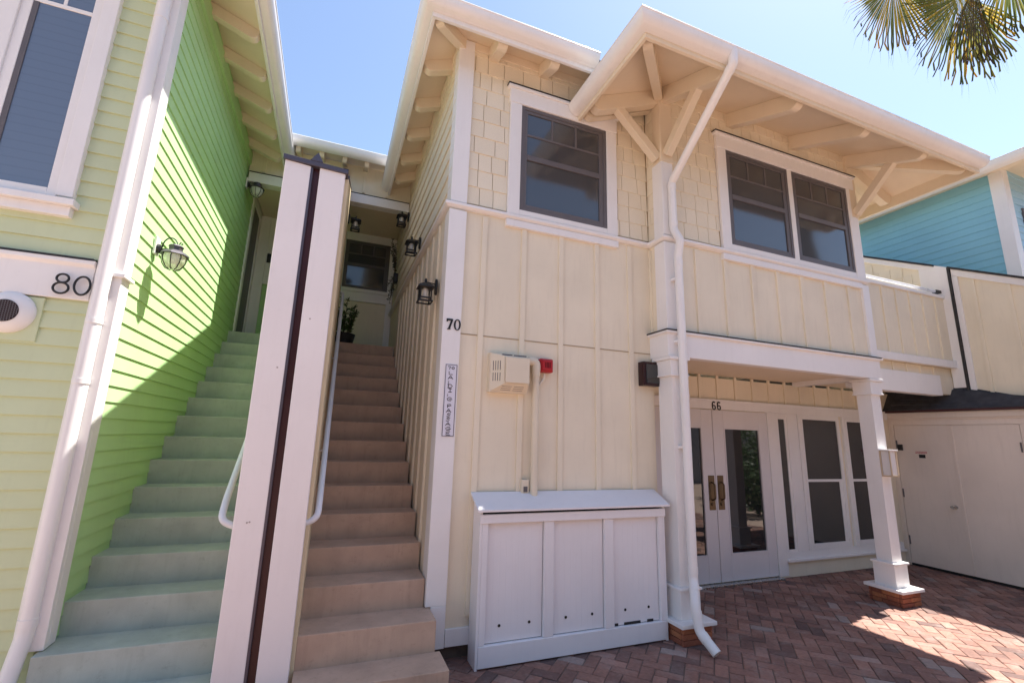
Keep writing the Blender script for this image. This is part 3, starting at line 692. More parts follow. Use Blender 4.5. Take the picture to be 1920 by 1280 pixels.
gp_ = [(-1.455, GF-.06, 5.3), (-1.455, GF-.06, .50), (-1.475, GF-.12, .20)]
downspout(gb, gp_, .082, [sleeve((-1.455, GF-.06, 5.3), (-1.455, GF-.06, .5), t, .03) for t in (.7, 3.0, 3.38)]+[sleeve(gp_[1], gp_[0], .03, .05)], .04)
# side door at the stair head
d = MB(); d.box(GX+.002, GX+.03, 7.20, 7.30, 2.925, 5.1); d.box(GX+.002, GX+.03, 7.86, 8.0, 2.925, 5.1); d.box(GX+.002, GX+.03, 7.30, 7.86, 4.95, 5.1)
do = d.build('door', M['white'], gb, .003)
d = MB(); d.box(GX+.004, GX+.012, 7.30, 7.86, 2.94, 4.95); d.build('door_leaf', M['bronze'], do, .003)

# ================================================================== REAR PORCH BUILDING
rb = thing('rear_building', 'cream building at the head of the stairs with a recessed porch', 'house', (0, 8.0, 0))
YR = 6.62
b = MB(); b.box(GX+.012, .80, 8.0, 9.6, 0, 5.8); b.build('wall', M['cream'], rb)
b = MB(); b.box(GX+.02, .79, YR, 8.0, 5.095, 5.54)
for k in range(7): b.box(GX+.2+k*.33-.02, GX+.2+k*.33+.02, YR-.016, YR+.003, 5.12, 5.54)
b.build('upper_wall', M['cream'], rb, .002)
b = MB(); b.box(GX+.03, .795, YR-.03, YR+.12, 4.945, 5.085); b.build('porch_beam', M['white'], rb, .004)
b = MB(); b.box(GX+.03, .795, YR-.036, YR+.1, 5.086, 5.094); b.build('flashing', M['flash'], rb)
b = MB(); b.box(GX+.05, .79, YR+.12, 7.99, 5.06, 5.088); b.build('porch_ceiling', M['soffit'], rb)
RE, RZ = 6.27, 5.44
rf = MB(); slab(rf, [(GEX-.1, RE, RZ), (EX+.1, RE, RZ), (EX+.1, 9.4, RZ+1.1), (GEX-.1, 9.4, RZ+1.1)], .1); rr = rf.build('roof', M['soffit'], rb)
rt_ = MB(); slab(rt_, [(GEX-.1, RE-.02, RZ+.104), (EX+.1, RE-.02, RZ+.104), (EX+.1, 9.4, RZ+1.204), (GEX-.1, 9.4, RZ+1.204)], .02); rt_.build('roof_shingles', M['roof'], rr)
gt = MB(); gt.sweep([(GEX-.1, RE, RZ+.10), (EX-.0, RE, RZ+.10)], gutter_prof(.11, .11), side=1); gt.build('gutter', M['gutter'], rr, .002, True)
for k in range(5): rafter(rr, (-.78+k*.30, YR, RZ+.35*.36), (-.78+k*.30, RE+.02, RZ+.01), .06, .09)
dk = MB(); dk.box(-.19, -.12, YR-.06, YR-.01, 5.1, 5.42); dk.build('downspout', M['flash'], rb)
sash_window(rb, 7.985, -.05, .70, 4.05, 4.92, M['bronze'], M['glassup'], True, .5, fw=.035)
t = MB(); t.box(.70, .80, 7.965, 8.005, 2.93, 5.05); t.box(-.05, .70, 7.965, 8.005, 4.92, 5.06); t.box(-.12, -.05, 7.965, 8.005, 4.0, 5.06); t.box(-.14, .74, 7.94, 8.005, 3.99, 4.05); t.box(-.12, .70, 7.96, 8.005, 3.83, 3.99); t.box(.715, .785, 7.955, 7.966, 2.93, 5.0); t.build('trim', M['white'], rb, .003)
t = MB(); lap_y(t, 7.998, GX+.15, -.5, 2.93, 3.92, .107, .014); t.build('lap_siding', M['greenbounce'], rb)
t = MB(); t.box(GX+.03, GX+.17, 7.95, 8.005, 2.93, 5.06); t.box(GX+.17, -.5, 7.955, 8.005, 3.92, 4.04); t.box(GX+.17, -1.10, 7.965, 8.005, 4.04, 5.06); t.build('trim', M['white'], rb, .003)
t = MB(); t.box(-1.10, -.6, 7.97, 8.005, 4.04, 4.95); t.build('pane', M['glassup'], rb)
t = MB(); t.box(-1.215, -1.16, 7.94, 7.966, 4.28, 4.43); t.build('door_bell', M['black'], rb, .004)
ld_ = MB(); ld_.box(GX+.01, .79, 7.02, 8.0, 2.60, 2.915); ld_.build('landing', M['tread_grey'], rb)

# ================================================================== STAIRS
R_ = .195
def stair(name, label, x0, x1f, ys, mat, cat='stairs'):
    t = thing(name, label, cat, ((x0+x1f(3))/2, ys(1), 0))
    for n in range(1, 16):
        m = MB(); yb = ys(n+1) if n < 15 else 7.10
        m.box(x0, x1f(n), ys(n), yb+.003 if n < 15 else yb, max(0, (n-2)*R_-.1), n*R_)
        m.build('step', mat, t, .005)
    return t
sr = stair('staircase', 'brown painted outdoor staircase rising beside the cream wall', -.055, lambda n: {1:.86, 2:.825}.get(n, .785), lambda n: 3.70+(n-3)*.276, M['tread_tan'])
sl_ = stair('staircase', 'grey green outdoor staircase rising beside the green wall', GX+.004, lambda n: -.50, lambda n: 3.555+(n-2)*.2625, M['tread_grey'])
# divider wall between the stairs
dv = thing('divider_wall', 'tall white divider wall with a dark maroon channel between the two stairs', 'wall', (-.28, 3.35, 0))
dy0, dy1 = 3.42, 7.0
def top_at(y): return 3.50+.50*(y-3.35)
b = MB(); b.prism([(-.483,dy0,0),(-.483,dy1,0),(-.483,dy1,top_at(dy1)),(-.483,dy0,top_at(dy0))], (.431,0,0)); b.build('body', M['fintan'], dv, .01)
for a, c_ in ((-.487, -.315), (-.255, -.078)):
    b = MB(); b.prism([(a,3.35,0),(c_,3.35,0),(c_,3.35,3.535),(a,3.35,3.55)], (0,.07,0)); b.build('face_board', M['fin'], dv, .006)
b = MB(); rg = random.Random(4)
for (x_, zz) in ((-.412, 1.085), (-.398, 1.088), (-.20, 2.4), (-.36, 2.05)): b.lathe(x_, zz, [(.006,-.0012),(.005,.002)], 8, 'y', 3.35)
b.build('nail_heads', M['nail'], dv)
b = MB(); b.box(-.322, -.248, 3.38, 3.42, 0, 3.545); b.build('channel', M['maroon'], dv)
b = MB(); b.box(-.318, -.300, 3.352, 3.385, 0, 3.53); b.build('channel_edge', M['lead'], dv, .003)
b = MB(); b.prism([(-.50,3.335,3.545),(-.06,3.335,3.527),(-.06,3.335,3.563),(-.50,3.335,3.583)], (0,.10,0))
b.prism([(-.325,3.333,3.575),(-.235,3.333,3.572),(-.278,3.345,3.655)], (0,.10,-.0)); b.prism([(-.505,3.43,top_at(3.43)+.004),(-.05,3.43,top_at(3.43)+.004),(-.05,3.43,top_at(3.43)+.03),(-.505,3.43,top_at(3.43)+.03)], (0,dy1-3.43,.5*(dy1-3.43))); b.build('cap', M['lead'], dv, .003)
# handrails
def handrail(label, x, side):
    t = thing('handrail', label, 'handrail', (x, 3.5, 1.0), 'white tube handrails on the divider wall')
    z_ = lambda y: 1.20+.715*(y-3.50)
    m = MB(); m.tube(path([(x-side*.10, 3.44, z_(3.42)-.10), (x, 3.42, z_(3.42)-.055), (x, 3.50, z_(3.50)), (x, 6.9, z_(6.9)), (x-side*.10, 6.98, z_(6.95))], .05), .021, 12); m.build('tube', M['rail'], t, 0, True)
    for y in (4.0, 5.3, 6.5):
        k = MB(); k.tube([(x, y, z_(y)-.015), (x-side*.02, y, z_(y)-.06), (x-side*.055, y, z_(y)-.06)], .008, 8); k.build('bracket', M['rail'], t, 0, True)
handrail('white tube handrail right of the divider wall, above the brown stairs', -.012, 1)
handrail('white tube handrail left of the divider wall, above the grey green stairs', -.565, -1)

# ================================================================== SHED + SIDE WALL + TEAL HOUSE
XS = 8.05
sd_ = thing('storage_shed', 'low cream shed with double doors under a small dark shingled roof', 'shed', (XS, 3.8, 0))
b = MB(); b.box(XS+.004, 9.2, 2.2, YD, .0, 2.10); b.build('wall', M['sheddoor'], sd_)
b = MB(); b.box(XS-.012, XS+.006, 2.2, YD-.04, 1.985, 2.06); b.box(XS-.025, XS+.006, 2.2, YD-.04, 2.06, 2.085); b.box(XS-.05, XS+.006, 2.2, YD-.02, 2.085, 2.165); b.box(XS-.012, XS+.006, 4.487, YD-.04, .03, 1.985); b.box(XS-.012, XS+.006, 2.9, 3.083, .03, 1.985); b.build('door_frame', M['sheddoor'], sd_, .003)
for a, c_ in ((3.09, 3.775), (3.783, 4.48)):
    b = MB(); b.box(XS-.008, XS+.006, a, c_, .035, 1.98); do = b.build('door', M['sheddoor'], sd_, .003)
    hy = a+.012 if a < 3.5 else c_-.012
    for z in (.35, 1.0, 1.70): h = MB(); h.tube([(XS-.014, hy, z-.06), (XS-.014, hy, z+.06)], .009, 8); h.build('hinge', M['bronze'], do)
    if a > 3.5:
        h = MB(); h.tube([(XS-.008, 3.868, .88), (XS-.045, 3.868, .88), (XS-.05, 3.868, .88), (XS-.085, 3.868, .88)], [.028, .012, .026, .022], 14); h.build('handle', M['steel'], do, 0, True)
        h = MB(); h.box(XS-.03, XS-.008, 4.395, 4.455, 1.615, 1.70); h.build('lock_box', M['black'], do, .003)
        h = MB(); h.box(XS-.012, XS-.008, 4.085, 4.235, 1.49, 1.61); h.build('notice_plate', M['sheddoor'], do)
        h = MB()
        for (z, a0, a1) in ((1.602, 4.10, 4.24), (1.585, 4.10, 4.245)):
            y_ = a0; rg = random.Random(int(z*1000))
            while y_ < a1:
                l_ = rg.uniform(.010, .026); h.box(XS-.0145, XS-.012, y_, min(y_+l_, a1), z-.005, z+.004); y_ += l_+.004
        h.build('notice_lettering', M['redink'], do)
        h = MB(); h.box(XS-.014, XS-.008, 4.125, 4.205, 1.515, 1.565); h.build('notice_plaque', M['black'], do, .002)
    else:
        h = MB(); h.box(XS-.018, XS-.008, 3.765, 3.795, .04, 1.97); h.build('astragal', M['sheddoor'], do, .002)
b = MB(); b.box(XS-.002, XS+.003, 3.08, 4.49, .0, .034); b.build('threshold_gap', M['black'], sd_)
XW = 8.23
def wallz_top(y): return 3.85+(4.83-3.85)/(4.70-2.85)*(y-2.85)
b = MB()
b.prism([(7.96, 4.60, 2.185), (7.96, 2.2, 2.165), (XW+.03, 2.2, 2.20), (XW+.03, 3.10, 2.33), (XW+.03, 3.66, 2.50), (XW+.03, 4.60, 2.62)], (.0, 0, .02))
rng = random.Random(5)
for k in range(5):
    t0 = k/5
    for j in range(10):
        ya, yb_ = 2.2+j*.24+(k % 2)*.1, 2.2+j*.24+(k % 2)*.1+.235
        if yb_ > 4.58: continue
        def zz(y, t): 
            zb = 2.20+(y-2.2)*.13/.9 if y < 3.1 else (2.33+(y-3.1)*.17/.56 if y < 3.66 else 2.50+(y-3.66)*.12/.94)
            return 2.175+(zb-2.175)*t
        xa, xb = 7.945+t0*.29, 7.945+(t0+.22)*.29
        b.hexa([(xa,ya,zz(ya,t0)+.012),(xa,yb_,zz(yb_,t0)+.012),(xb,yb_,zz(yb_,t0+.2)+.02),(xb,ya,zz(ya,t0+.2)+.02),(xa,ya,zz(ya,t0)+.032),(xa,yb_,zz(yb_,t0)+.032),(xb,yb_,zz(yb_,t0+.2)+.026),(xb,ya,zz(ya,t0+.2)+.026)])
b.build('roof', M['roof'], sd_)
b = MB(); b.box(7.94, 7.985, 2.2, 4.6, 2.165, 2.192); b.build('drip_edge', M['maroon'], sd_)
sw = thing('side_wall', 'cream stair side wall with sloping dark capped top above the shed', 'wall', (XW, 3.8, 2.3))
b = MB(); b.prism([(XW,2.0,2.12),(XW,5.6,2.12),(XW,5.6,wallz_top(5.6)),(XW,2.0,wallz_top(2.0))], (.14,0,0))
for y in (3.35, 3.0, 2.65, 2.3): b.prism([(XW-.016,y-.02,2.2),(XW-.016,y+.02,2.2),(XW-.016,y+.02,wallz_top(y)-.1),(XW-.016,y-.02,wallz_top(y)-.1)], (.02,0,0))
b.build('wall', M['cream'], sw, .002)
b = MB(); rg = random.Random(9)
b2 = MB(); shingles(b2, 'x', XW, YL+.12, 5.6, 2.9, 5.2, .174, -1, rg)
# keep only shingles below the rake
keep = MB()
for q in range(0, len(b2.f), 6):
    vi = b2.f[q][0]//8*8; vs_ = b2.v[vi:vi+8]
    ym = sum(v[1] for v in vs_)/8; zm = max(v[2] for v in vs_)
    if zm < wallz_top(ym)-.06:
        keep.v += vs_; base = len(keep.v)-8
        for kf in range(6): keep.f.append(tuple(base+(i-vi) for i in b2.f[q+kf])); keep.c.append(b2.c[q])
keep.build('shingle_cladding', M['shingle'], sw)
b = MB(); b.prism([(XW-.03,2.0,wallz_top(2.0)-.10),(XW-.03,3.56,wallz_top(3.56)-.10),(XW-.03,3.56,wallz_top(3.56)+.0),(XW-.03,2.0,wallz_top(2.0)+.0)], (.034,0,0)); b.prism([(XW-.03,3.74,wallz_top(3.74)-.09),(XW-.03,5.6,wallz_top(5.6)-.09),(XW-.03,5.6,wallz_top(5.6)+.0),(XW-.03,3.74,wallz_top(3.74)+.0)], (.034,0,0))
b.prism([(XW-.035,3.60,2.5),(XW-.035,3.74,2.5),(XW-.035,3.74,wallz_top(3.74)+.02),(XW-.035,3.60,wallz_top(3.60)+.02)], (.04,0,0))
b.prism([(XW-.03,3.74,3.85),(XW-.03,3.94,3.85),(XW-.03,3.94,wallz_top(3.94)-.09),(XW-.03,3.74,wallz_top(3.74)-.09)], (.034,0,0))
b.prism([(XW-.025,3.50,2.45),(XW-.025,3.565,2.45),(XW-.025,3.565,wallz_top(3.56)-.1),(XW-.025,3.50,wallz_top(3.5)-.1)], (.03,0,0))
b.build('trim', M['white'], sw, .003)
b = MB(); b.prism([(XW-.05,2.0,wallz_top(2.0)+.002),(XW-.05,3.585,wallz_top(3.585)+.002),(XW-.05,3.585,wallz_top(3.585)+.032),(XW-.05,2.0,wallz_top(2.0)+.032)], (.22,0,0)); b.prism([(XW-.05,3.75,wallz_top(3.75)+.002),(XW-.05,5.6,wallz_top(5.6)+.002),(XW-.05,5.6,wallz_top(5.6)+.032),(XW-.05,3.75,wallz_top(3.75)+.032)], (.22,0,0))
b.prism([(XW-.045,3.568,2.46),(XW-.045,3.597,2.46),(XW-.045,3.597,wallz_top(3.58)+.02),(XW-.045,3.568,wallz_top(3.58)+.02)], (.04,0,0))
b.build('flashing', M['flash'], sw)

XT = 8.9; YT = 3.10
tb = thing('teal_building', 'teal blue clapboard house with white corner board behind the cream side wall', 'house', (XT+1, YT, 0))
b = MB(); b.box(XT+.002, 13, YT+.002, 9, 0, 5.95); b.build('wall', M['teal'], tb)
b = MB(); lap_x(b, XT, YT+.1, 9, 2.6, 5.9, .115, .012, -1); b.build('lap_siding', M['teal'], tb)
b = MB(); lap_y(b, YT, XT+.1, 13, 2.6, 5.9, .115, .012); b.build('lap_siding', M['tealfront'], tb)
b = MB(); b.box(XT-.03, XT+.005, YT-.03, YT+.125, 2.4, 5.75); b.box(XT+.005, XT+.13, YT-.03, YT+.005, 2.4, 5.75); b.build('corner_board', M['white'], tb, .004)
TE = 8.58
rf = MB(); slab(rf, [(TE, 2.6, 5.63), (TE, 9, 5.63), (TE+2.2, 9, 6.3), (TE+2.2, 4.8, 6.3)], .1); slab(rf, [(TE, 2.6, 5.63), (TE+2.2, 4.8, 6.3), (13, 4.8, 6.3), (13, 2.6, 5.63)], .1); tr_ = rf.build('roof', M['soffit'], tb)
rt_ = MB(); slab(rt_, [(TE-.02, 2.58, 5.734), (TE-.02, 9, 5.734), (TE+2.2, 9, 6.404), (TE+2.2, 4.8, 6.404)], .02); slab(rt_, [(TE-.02, 2.58, 5.734), (TE+2.2, 4.8, 6.404), (13, 4.8, 6.404), (13, 2.58, 5.734)], .02); rt_.build('roof_shingles', M['roof'], tr_)
gt = MB(); gt.sweep([(TE, 9, 5.74), (TE, 2.6, 5.74), (13, 2.6, 5.74)], gutter_prof(.12, .115), side=1); gt.build('gutter', M['gutter'], tr_, .002, True)
lw_ = MB(); lw_.box(9.28, 9.7, YT-.03, YT+.01, 4.0, 5.2); lw_.build('window', M['bronze'], tb, .003)

# ================================================================== UTILITY CABINET
uc = thing('utility_cabinet', 'white wooden panelled utility cabinet with sloping lid on the brick ground', 'cabinet', (2.0, 3.6, 0))
yf = 3.49; cx0, cx1 = 1.135, 2.85
b = MB(); b.box(cx0+.02, cx1-.02, yf+.042, F0-.05, .02, 1.06); b.build('carcass', M['interior'], uc)
b = MB(); b.prism([(cx0,yf+.0,.0),(cx0,F0-.025,.0),(cx0,F0-.025,1.17),(cx0,yf,1.075)], (.02,0,0)); b.build('side_panel', M['cabinet'], uc, .003); b = MB(); b.prism([(cx1-.02,yf,.0),(cx1-.02,F0-.025,.0),(cx1-.02,F0-.025,1.17),(cx1-.02,yf,1.075)], (.02,0,0)); b.build('side_panel', M['cabinet'], uc, .003)
b = MB()
for a, c_ in ((cx0+.0205, 1.203), (1.677, 1.762), (2.231, 2.318), (2.784, cx1-.0205)): b.box(a, c_, yf, yf+.04, .155, .995)
b.box(cx0+.0205, cx1-.0205, yf-.004, yf+.04, .012, .155); b.box(cx0-.003, cx1+.003, yf-.012, yf+.012, .995, 1.062); b.build('frame', M['cabinet'], uc, .004)
for i, (a, c_) in enumerate(((1.203, 1.677), (1.762, 2.231), (2.318, 2.784))):
    z0 = .160
    b = MB(); n = 9
    for k in range(n):
        u0, u1 = a+.005+(c_-a-.010)*k/n, a+.005+(c_-a-.010)*(k+1)/n
        b.box(u0+.0006, u1-.0006, yf+.027, yf+.036, z0, .990)
    b.box(a+.005, c_-.005, yf+.0275, yf+.035, z0, .990)
    po = b.build('panel', M['cabinet'], uc, .0012)
    h = MB()
    for x in (a+.12, c_-.11): h.lathe(x, .27, [(.011,-.0025),(.011,.002)], 12, 'y', yf+.027)
    h.build('vent_hole', M['black'], po)
for a_, b_ in ((2.322, 2.365), (2.425, 2.585), (2.655, 2.715)):
    b = MB(); b.box(a_, b_, yf+.022, yf+.03, .157, .176); b.build('gap', M['black'], uc)
b = MB(); b.prism([(1.105,yf-.035,1.080),(1.105,yf-.035,1.098),(1.105,F0-.022,1.205),(1.105,F0-.022,1.185)], (1.785,0,0)); b.build('lid', M['cabinet'], uc, .003)

# ================================================================== WALL MOUNTED THINGS
hb = thing('wall_vent_box', 'beige slotted vent box on the cream wall left of the conduit', 'vent', (1.38, F0, 2.17))
yo = F0-.018
b = MB(); b.box(1.21, 1.56, yo-.05, yo+.02, 2.01, 2.345)
b.prism([(1.21,yo-.05,2.01),(1.56,yo-.05,2.01),(1.56,yo-.05,2.345),(1.21,yo-.05,2.345)], (0,-.001,0))
b.build('back_plate', M['beige'], hb, .004)
b = MB(); A = [(1.215,2.015),(1.555,2.015),(1.555,2.34),(1.215,2.34)]; B = [(1.31,2.075),(1.535,2.075),(1.535,2.31),(1.31,2.31)]
b.hexa([(x,yo-.05,z) for x, z in A]+[(x,yo-.13,z) for x, z in B]); b.build('hood', M['beige'], hb, .004)
b = MB(); b.box(1.315, 1.53, yo-.158, yo-.140, 2.085, 2.30); b.build('front_plate', M['beige'], hb, .004)
for (z0, z1) in ((2.10, 2.17), (2.19, 2.27)):
    b = MB()
    for k in range(4):
        x = 1.232+k*.016; t = (x-1.215)/.095; b.box(x, x+.006, yo-.05-.08*t-.004, yo-.04, z0, z1)
    b.build('slot_grille', M['bronze'], hb)
for (x0_, x1_) in ((1.30, 1.39), (1.41, 1.50)):
    b = MB()
    for k in range(3):
        z = 2.028+k*.014; t = (z-2.015)/.06; b.box(x0_, x1_, yo-.05-.08*t-.004, yo-.04, z, z+.005)
    b.build('slot_grille', M['bronze'], hb)
for (x0_, x1_) in ((1.30, 1.39), (1.41, 1.52)): b = MB(); b.box(x0_, x1_, yo-.105, yo-.04, 2.318, 2.33); b.build('slot_grille', M['bronze'], hb)
cp = thing('conduit_pipe', 'cream conduit pipe running from the vent box down to the cabinet lid', 'pipe', (1.635, 3.63, 1.17))
b = MB(); b.tube([(1.640, F0-.06, 1.15), (1.640, F0-.06, 2.27)], .031, 16); b.build('pipe', M['beige'], cp, 0, True)
b = MB(); b.tube(path([(1.56, F0-.06, 2.30), (1.64, F0-.06, 2.30), (1.64, F0-.06, 2.22)], .04), .039, 16); b.tube([(1.64, F0-.06, 2.17), (1.64, F0-.06, 2.23)], .037, 16); b.build('elbow', M['beige'], cp, 0, True)
b = MB(); b.tube(path([(1.73, F0-.04, 2.20), (1.73, F0-.04, 2.16), (1.66, F0-.04, 2.07)], .02), .012, 10); b.build('branch', M['beige'], cp, 0, True)
ob_ = thing('junction_box', 'small beige outlet box on the wall just above the cabinet lid', 'outlet', (1.56, F0, 1.24))
b = MB(); b.box(1.535, 1.600, F0-.05, F0+.0, 1.19, 1.30); b.build('cover', M['beige'], ob_, .004)
b = MB(); b.box(1.55, 1.585, F0-.056, F0-.05, 1.20, 1.245); b.build('socket', M['bronze'], ob_, .002)
al = thing('fire_alarm', 'red fire alarm strobe box beside the conduit top', 'alarm', (1.74, F0, 2.27))
b = MB(); b.box(1.675, 1.805, F0-.07, F0+.0, 2.212, 2.335); b.build('housing', M['red'], al, .012)
b = MB(); b.box(1.69, 1.79, F0-.084, F0-.07, 2.228, 2.32); b.build('cover', M['red'], al, .008)
b = MB()
for k in range(4): b.box(1.72+k*.014, 1.725+k*.014, F0-.087, F0-.084, 2.25, 2.30)
b.build('grille', M['darkred'], al)
fl_ = thing('dark_wall_light', 'dark maroon glass wall light tucked behind the left porch post capital', 'light', (2.86, F0, 2.28))
b = MB(); b.box(2.765, 2.955, F0-.09, F0-.0, 2.165, 2.40); b.build('housing', M['darkred'], fl_, .006)
b = MB(); b.box(2.79, 2.94, F0-.10, F0-.09, 2.19, 2.375); b.build('lens', M['glass'], fl_, .004)
# house numbers and sign -------------------------------------------------
def text_mesh(name, txt, size, loc, mat, parent, ext=.004, off=0.0, sx=1.0, rot=None):
    cu = bpy.data.curves.new('tmp_text', 'FONT'); cu.body = txt; cu.size = size; cu.extrude = ext; cu.offset = off; cu.align_x = 'CENTER'; cu.align_y = 'CENTER'; cu.resolution_u = 4
    to = bpy.data.objects.new('tmp_text', cu); COL.objects.link(to); bpy.context.view_layer.update()
    me = bpy.data.meshes.new_from_object(to.evaluated_get(bpy.context.evaluated_depsgraph_get())); bpy.data.objects.remove(to)
    o = abs_loc(parent); rx = Matrix.Rotation(math.pi/2, 4, 'X'); sc = Matrix.Scale(sx, 4, (1,0,0))
    me.transform(Matrix.Translation(Vector(loc)-o) @ rx @ sc); me.materials.clear(); me.materials.append(mat); me.name = name
    ob = bpy.data.objects.new(name, me); COL.objects.link(ob); ob.parent = parent; return ob
def ring(mb, cx, cz, rx, rz, tx, tz, y, d, n=28):       # flat elliptical ring facing -Y
    for k in range(n):
        a, b_ = 2*math.pi*k/n, 2*math.pi*(k+1)/n
        P = [(cx+rx*math.cos(a), cz+rz*math.sin(a)), (cx+rx*math.cos(b_), cz+rz*math.sin(b_)), (cx+(rx-tx)*math.cos(b_), cz+(rz-tz)*math.sin(b_)), (cx+(rx-tx)*math.cos(a), cz+(rz-tz)*math.sin(a))]
        mb.hexa([(x, y, z) for x, z in P]+[(x, y-d, z) for x, z in P])
hn = thing('house_number', 'black serif house number 70 on the white corner board', 'number', (.88, F0-.036, 2.55))
y = F0-.038; z0, z1 = 2.508, 2.60
b = MB(); b.prism([(.822,y,z1),(.822,y,z1-.026),(.830,y,z1-.026),(.836,y,z1-.016),(.858,y,z1-.016),(.835,y,z0),(.852,y,z0),(.876,y,z1-.012),(.876,y,z1)], (0,-.006,0)); b.prism([(.829,y,z0),(.858,y,z0),(.858,y,z0+.006),(.829,y,z0+.006)], (0,-.0055,0)); b.build('digit', M['black'], hn)
b = MB(); ring(b, .915, (z0+z1)/2, .030, .048, .015, .007, y, .006); b.build('digit', M['black'], hn)
hn = thing('house_number', 'thin rounded house number 80 on the belt board of the green house', 'number', (-1.61, GF-.06, 2.52))
y = GF-.034
def tring(mb, cx, cz, rx, rz, r, n=30): mb.tube([(cx+rx*math.cos(2*math.pi*k/n), y-.018, cz+rz*math.sin(2*math.pi*k/n)) for k in range(n+1)], r, 8, False)
b = MB(); tring(b, -1.660, 2.543, .030, .0275, .0068); tring(b, -1.660, 2.480, .038, .035, .0068); b.build('digit', M['black'], hn, 0, True)
b = MB(); tring(b, -1.557, 2.508, .040, .060, .0068); b.build('digit', M['black'], hn, 0, True)
hn = thing('house_number', 'bold black house number 66 above the french doors', 'number', (4.575, YD-.045, 2.11))
for cx in (4.533, 4.617):
    b = MB(); yy = YD-.036
    ring(b, cx, 2.086, .030, .033, .0145, .0135, yy, .006)
    pts = [(cx+.0225*math.cos(a), 2.132+.022*math.sin(a)) for a in [.6+k/10*(math.pi-.6) for k in range(11)]]+[(cx-.0225, 2.088)]
    for q in range(len(pts)-1):
        (xa, za), (xb, zb) = pts[q], pts[q+1]; d_ = math.hypot(xb-xa, zb-za); nx, nz = -(zb-za)/d_*.0085, (xb-xa)/d_*.0085
        b.hexa([(xa+nx,yy,za+nz),(xb+nx,yy,zb+nz),(xb-nx,yy,zb-nz),(xa-nx,yy,za-nz),(xa+nx,yy-.0058,za+nz),(xb+nx,yy-.0058,zb+nz),(xb-nx,yy-.0058,zb-nz),(xa-nx,yy-.0058,za-nz)])
    b.build('digit', M['black'], hn)
ns = thing('street_name_sign', 'narrow white sign with vertical hand lettering on the corner board', 'sign', (.882, F0-.04, 1.92))
sy = F0-.038
b = MB(); b.box(.834, .936, sy-.004, sy, 1.632, 2.218); b.build('plate', M['signwhite'], ns, .002)
b = MB()
for q in ((.837,.841,1.636,2.214),(.929,.933,1.636,2.214),(.841,.929,1.636,1.640),(.841,.929,2.210,2.214)): b.box(q[0], q[1], sy-.0055, sy-.004, q[2], q[3])
b.build('border', M['ink'], ns)
# hand-drawn capitals made of round pen strokes on a 1 x 1 grid
GL = {'7':[[(0,1),(1,.95),(.4,0)]],'0':[[(.5,1),(.1,.75),(.05,.35),(.4,0),(.85,.2),(.95,.7),(.5,1)]],'L':[[(.1,1),(.15,.05),(.9,.1)]],'A':[[(0,0),(.5,1),(1,0)],[(.2,.4),(.85,.35)]],'N':[[(.05,0),(.05,1),(.9,0),(.95,1)]],
 'D':[[(.15,1),(.15,0)],[(0,1),(.7,.95),(1,.5),(.7,.05),(.0,0)]],'I':[[(.5,1),(.5,0)],[(.15,1),(.85,1)],[(.15,0),(.85,0)]],'G':[[(.95,.85),(.5,1),(.05,.6),(.2,.1),(.8,0),(.9,.42),(.45,.45),(1.1,.42)]],'P':[[(.2,0),(.15,1),(.8,.95),(.9,.65),(.2,.5)]],'S':[[(.9,.9),(.4,1),(.15,.75),(.8,.4),(.6,.02),(.05,.1)]],'E':[[(.9,1),(.1,.95),(.1,.05),(.95,.0)],[(.1,.5),(.75,.52)]]}
lb = MB()
def glyph(ch, x, z, w_, h_):
    for s_ in GL[ch]: lb.tube([(x+(u-.5)*w_, sy-.005, z+(v-.5)*h_) for u, v in s_], .0028, 6)
zy = lambda yy: 2.218-(yy-495)/725*.586
glyph('7', .869, zy(535), .024, .022); glyph('0', .900, zy(535), .024, .019)
for ch, yy in zip('LANDINGPASSAGE', (588, 632, 676, 720, 763, 806, 850, 920, 965, 1009, 1051, 1096, 1141, 1187)):
    glyph(ch, .884+random.uniform(-.003, .003), zy(yy), .040, .0275)
lb.build('lettering', M['ink'], ns)
# round vent hood on the green wall
vh = thing('round_vent_hood', 'round white vent hood with dark mesh on the green wall under 80', 'vent', (-1.885, GF, 2.30))
b = MB(); b.box(-2.04, -1.735, GF-.022, GF, 2.13, 2.41); b.build('mounting_block', M['green'], vh, .003)
b = MB(); b.lathe(-1.885, 2.30, [(.128,0),(.128,-.012),(.115,-.028),(.088,-.045),(.074,-.05)], 36, 'y', GF-.022); b.build('flange', M['white'], vh, 0, True)
b = MB(); b.lathe(-1.885, 2.30, [(.068,.0),(.068,-.052)], 32, 'y', GF-.024); b.build('mesh_cup', M['darkred'], vh, 0, True)
b = MB()
for k in range(-5, 6):
    h_ = math.sqrt(max(0, .066**2-(k*.0125)**2)); b.box(-1.885+k*.0125-.0015, -1.885+k*.0125+.0015, GF-.080, GF-.077, 2.30-h_, 2.30+h_); b.box(-1.885-h_, -1.885+h_, GF-.0815, GF-.0805, 2.30+k*.0125-.0015, 2.30+k*.0125+.0015)
b.build('mesh_wires', M['bronze'], vh)

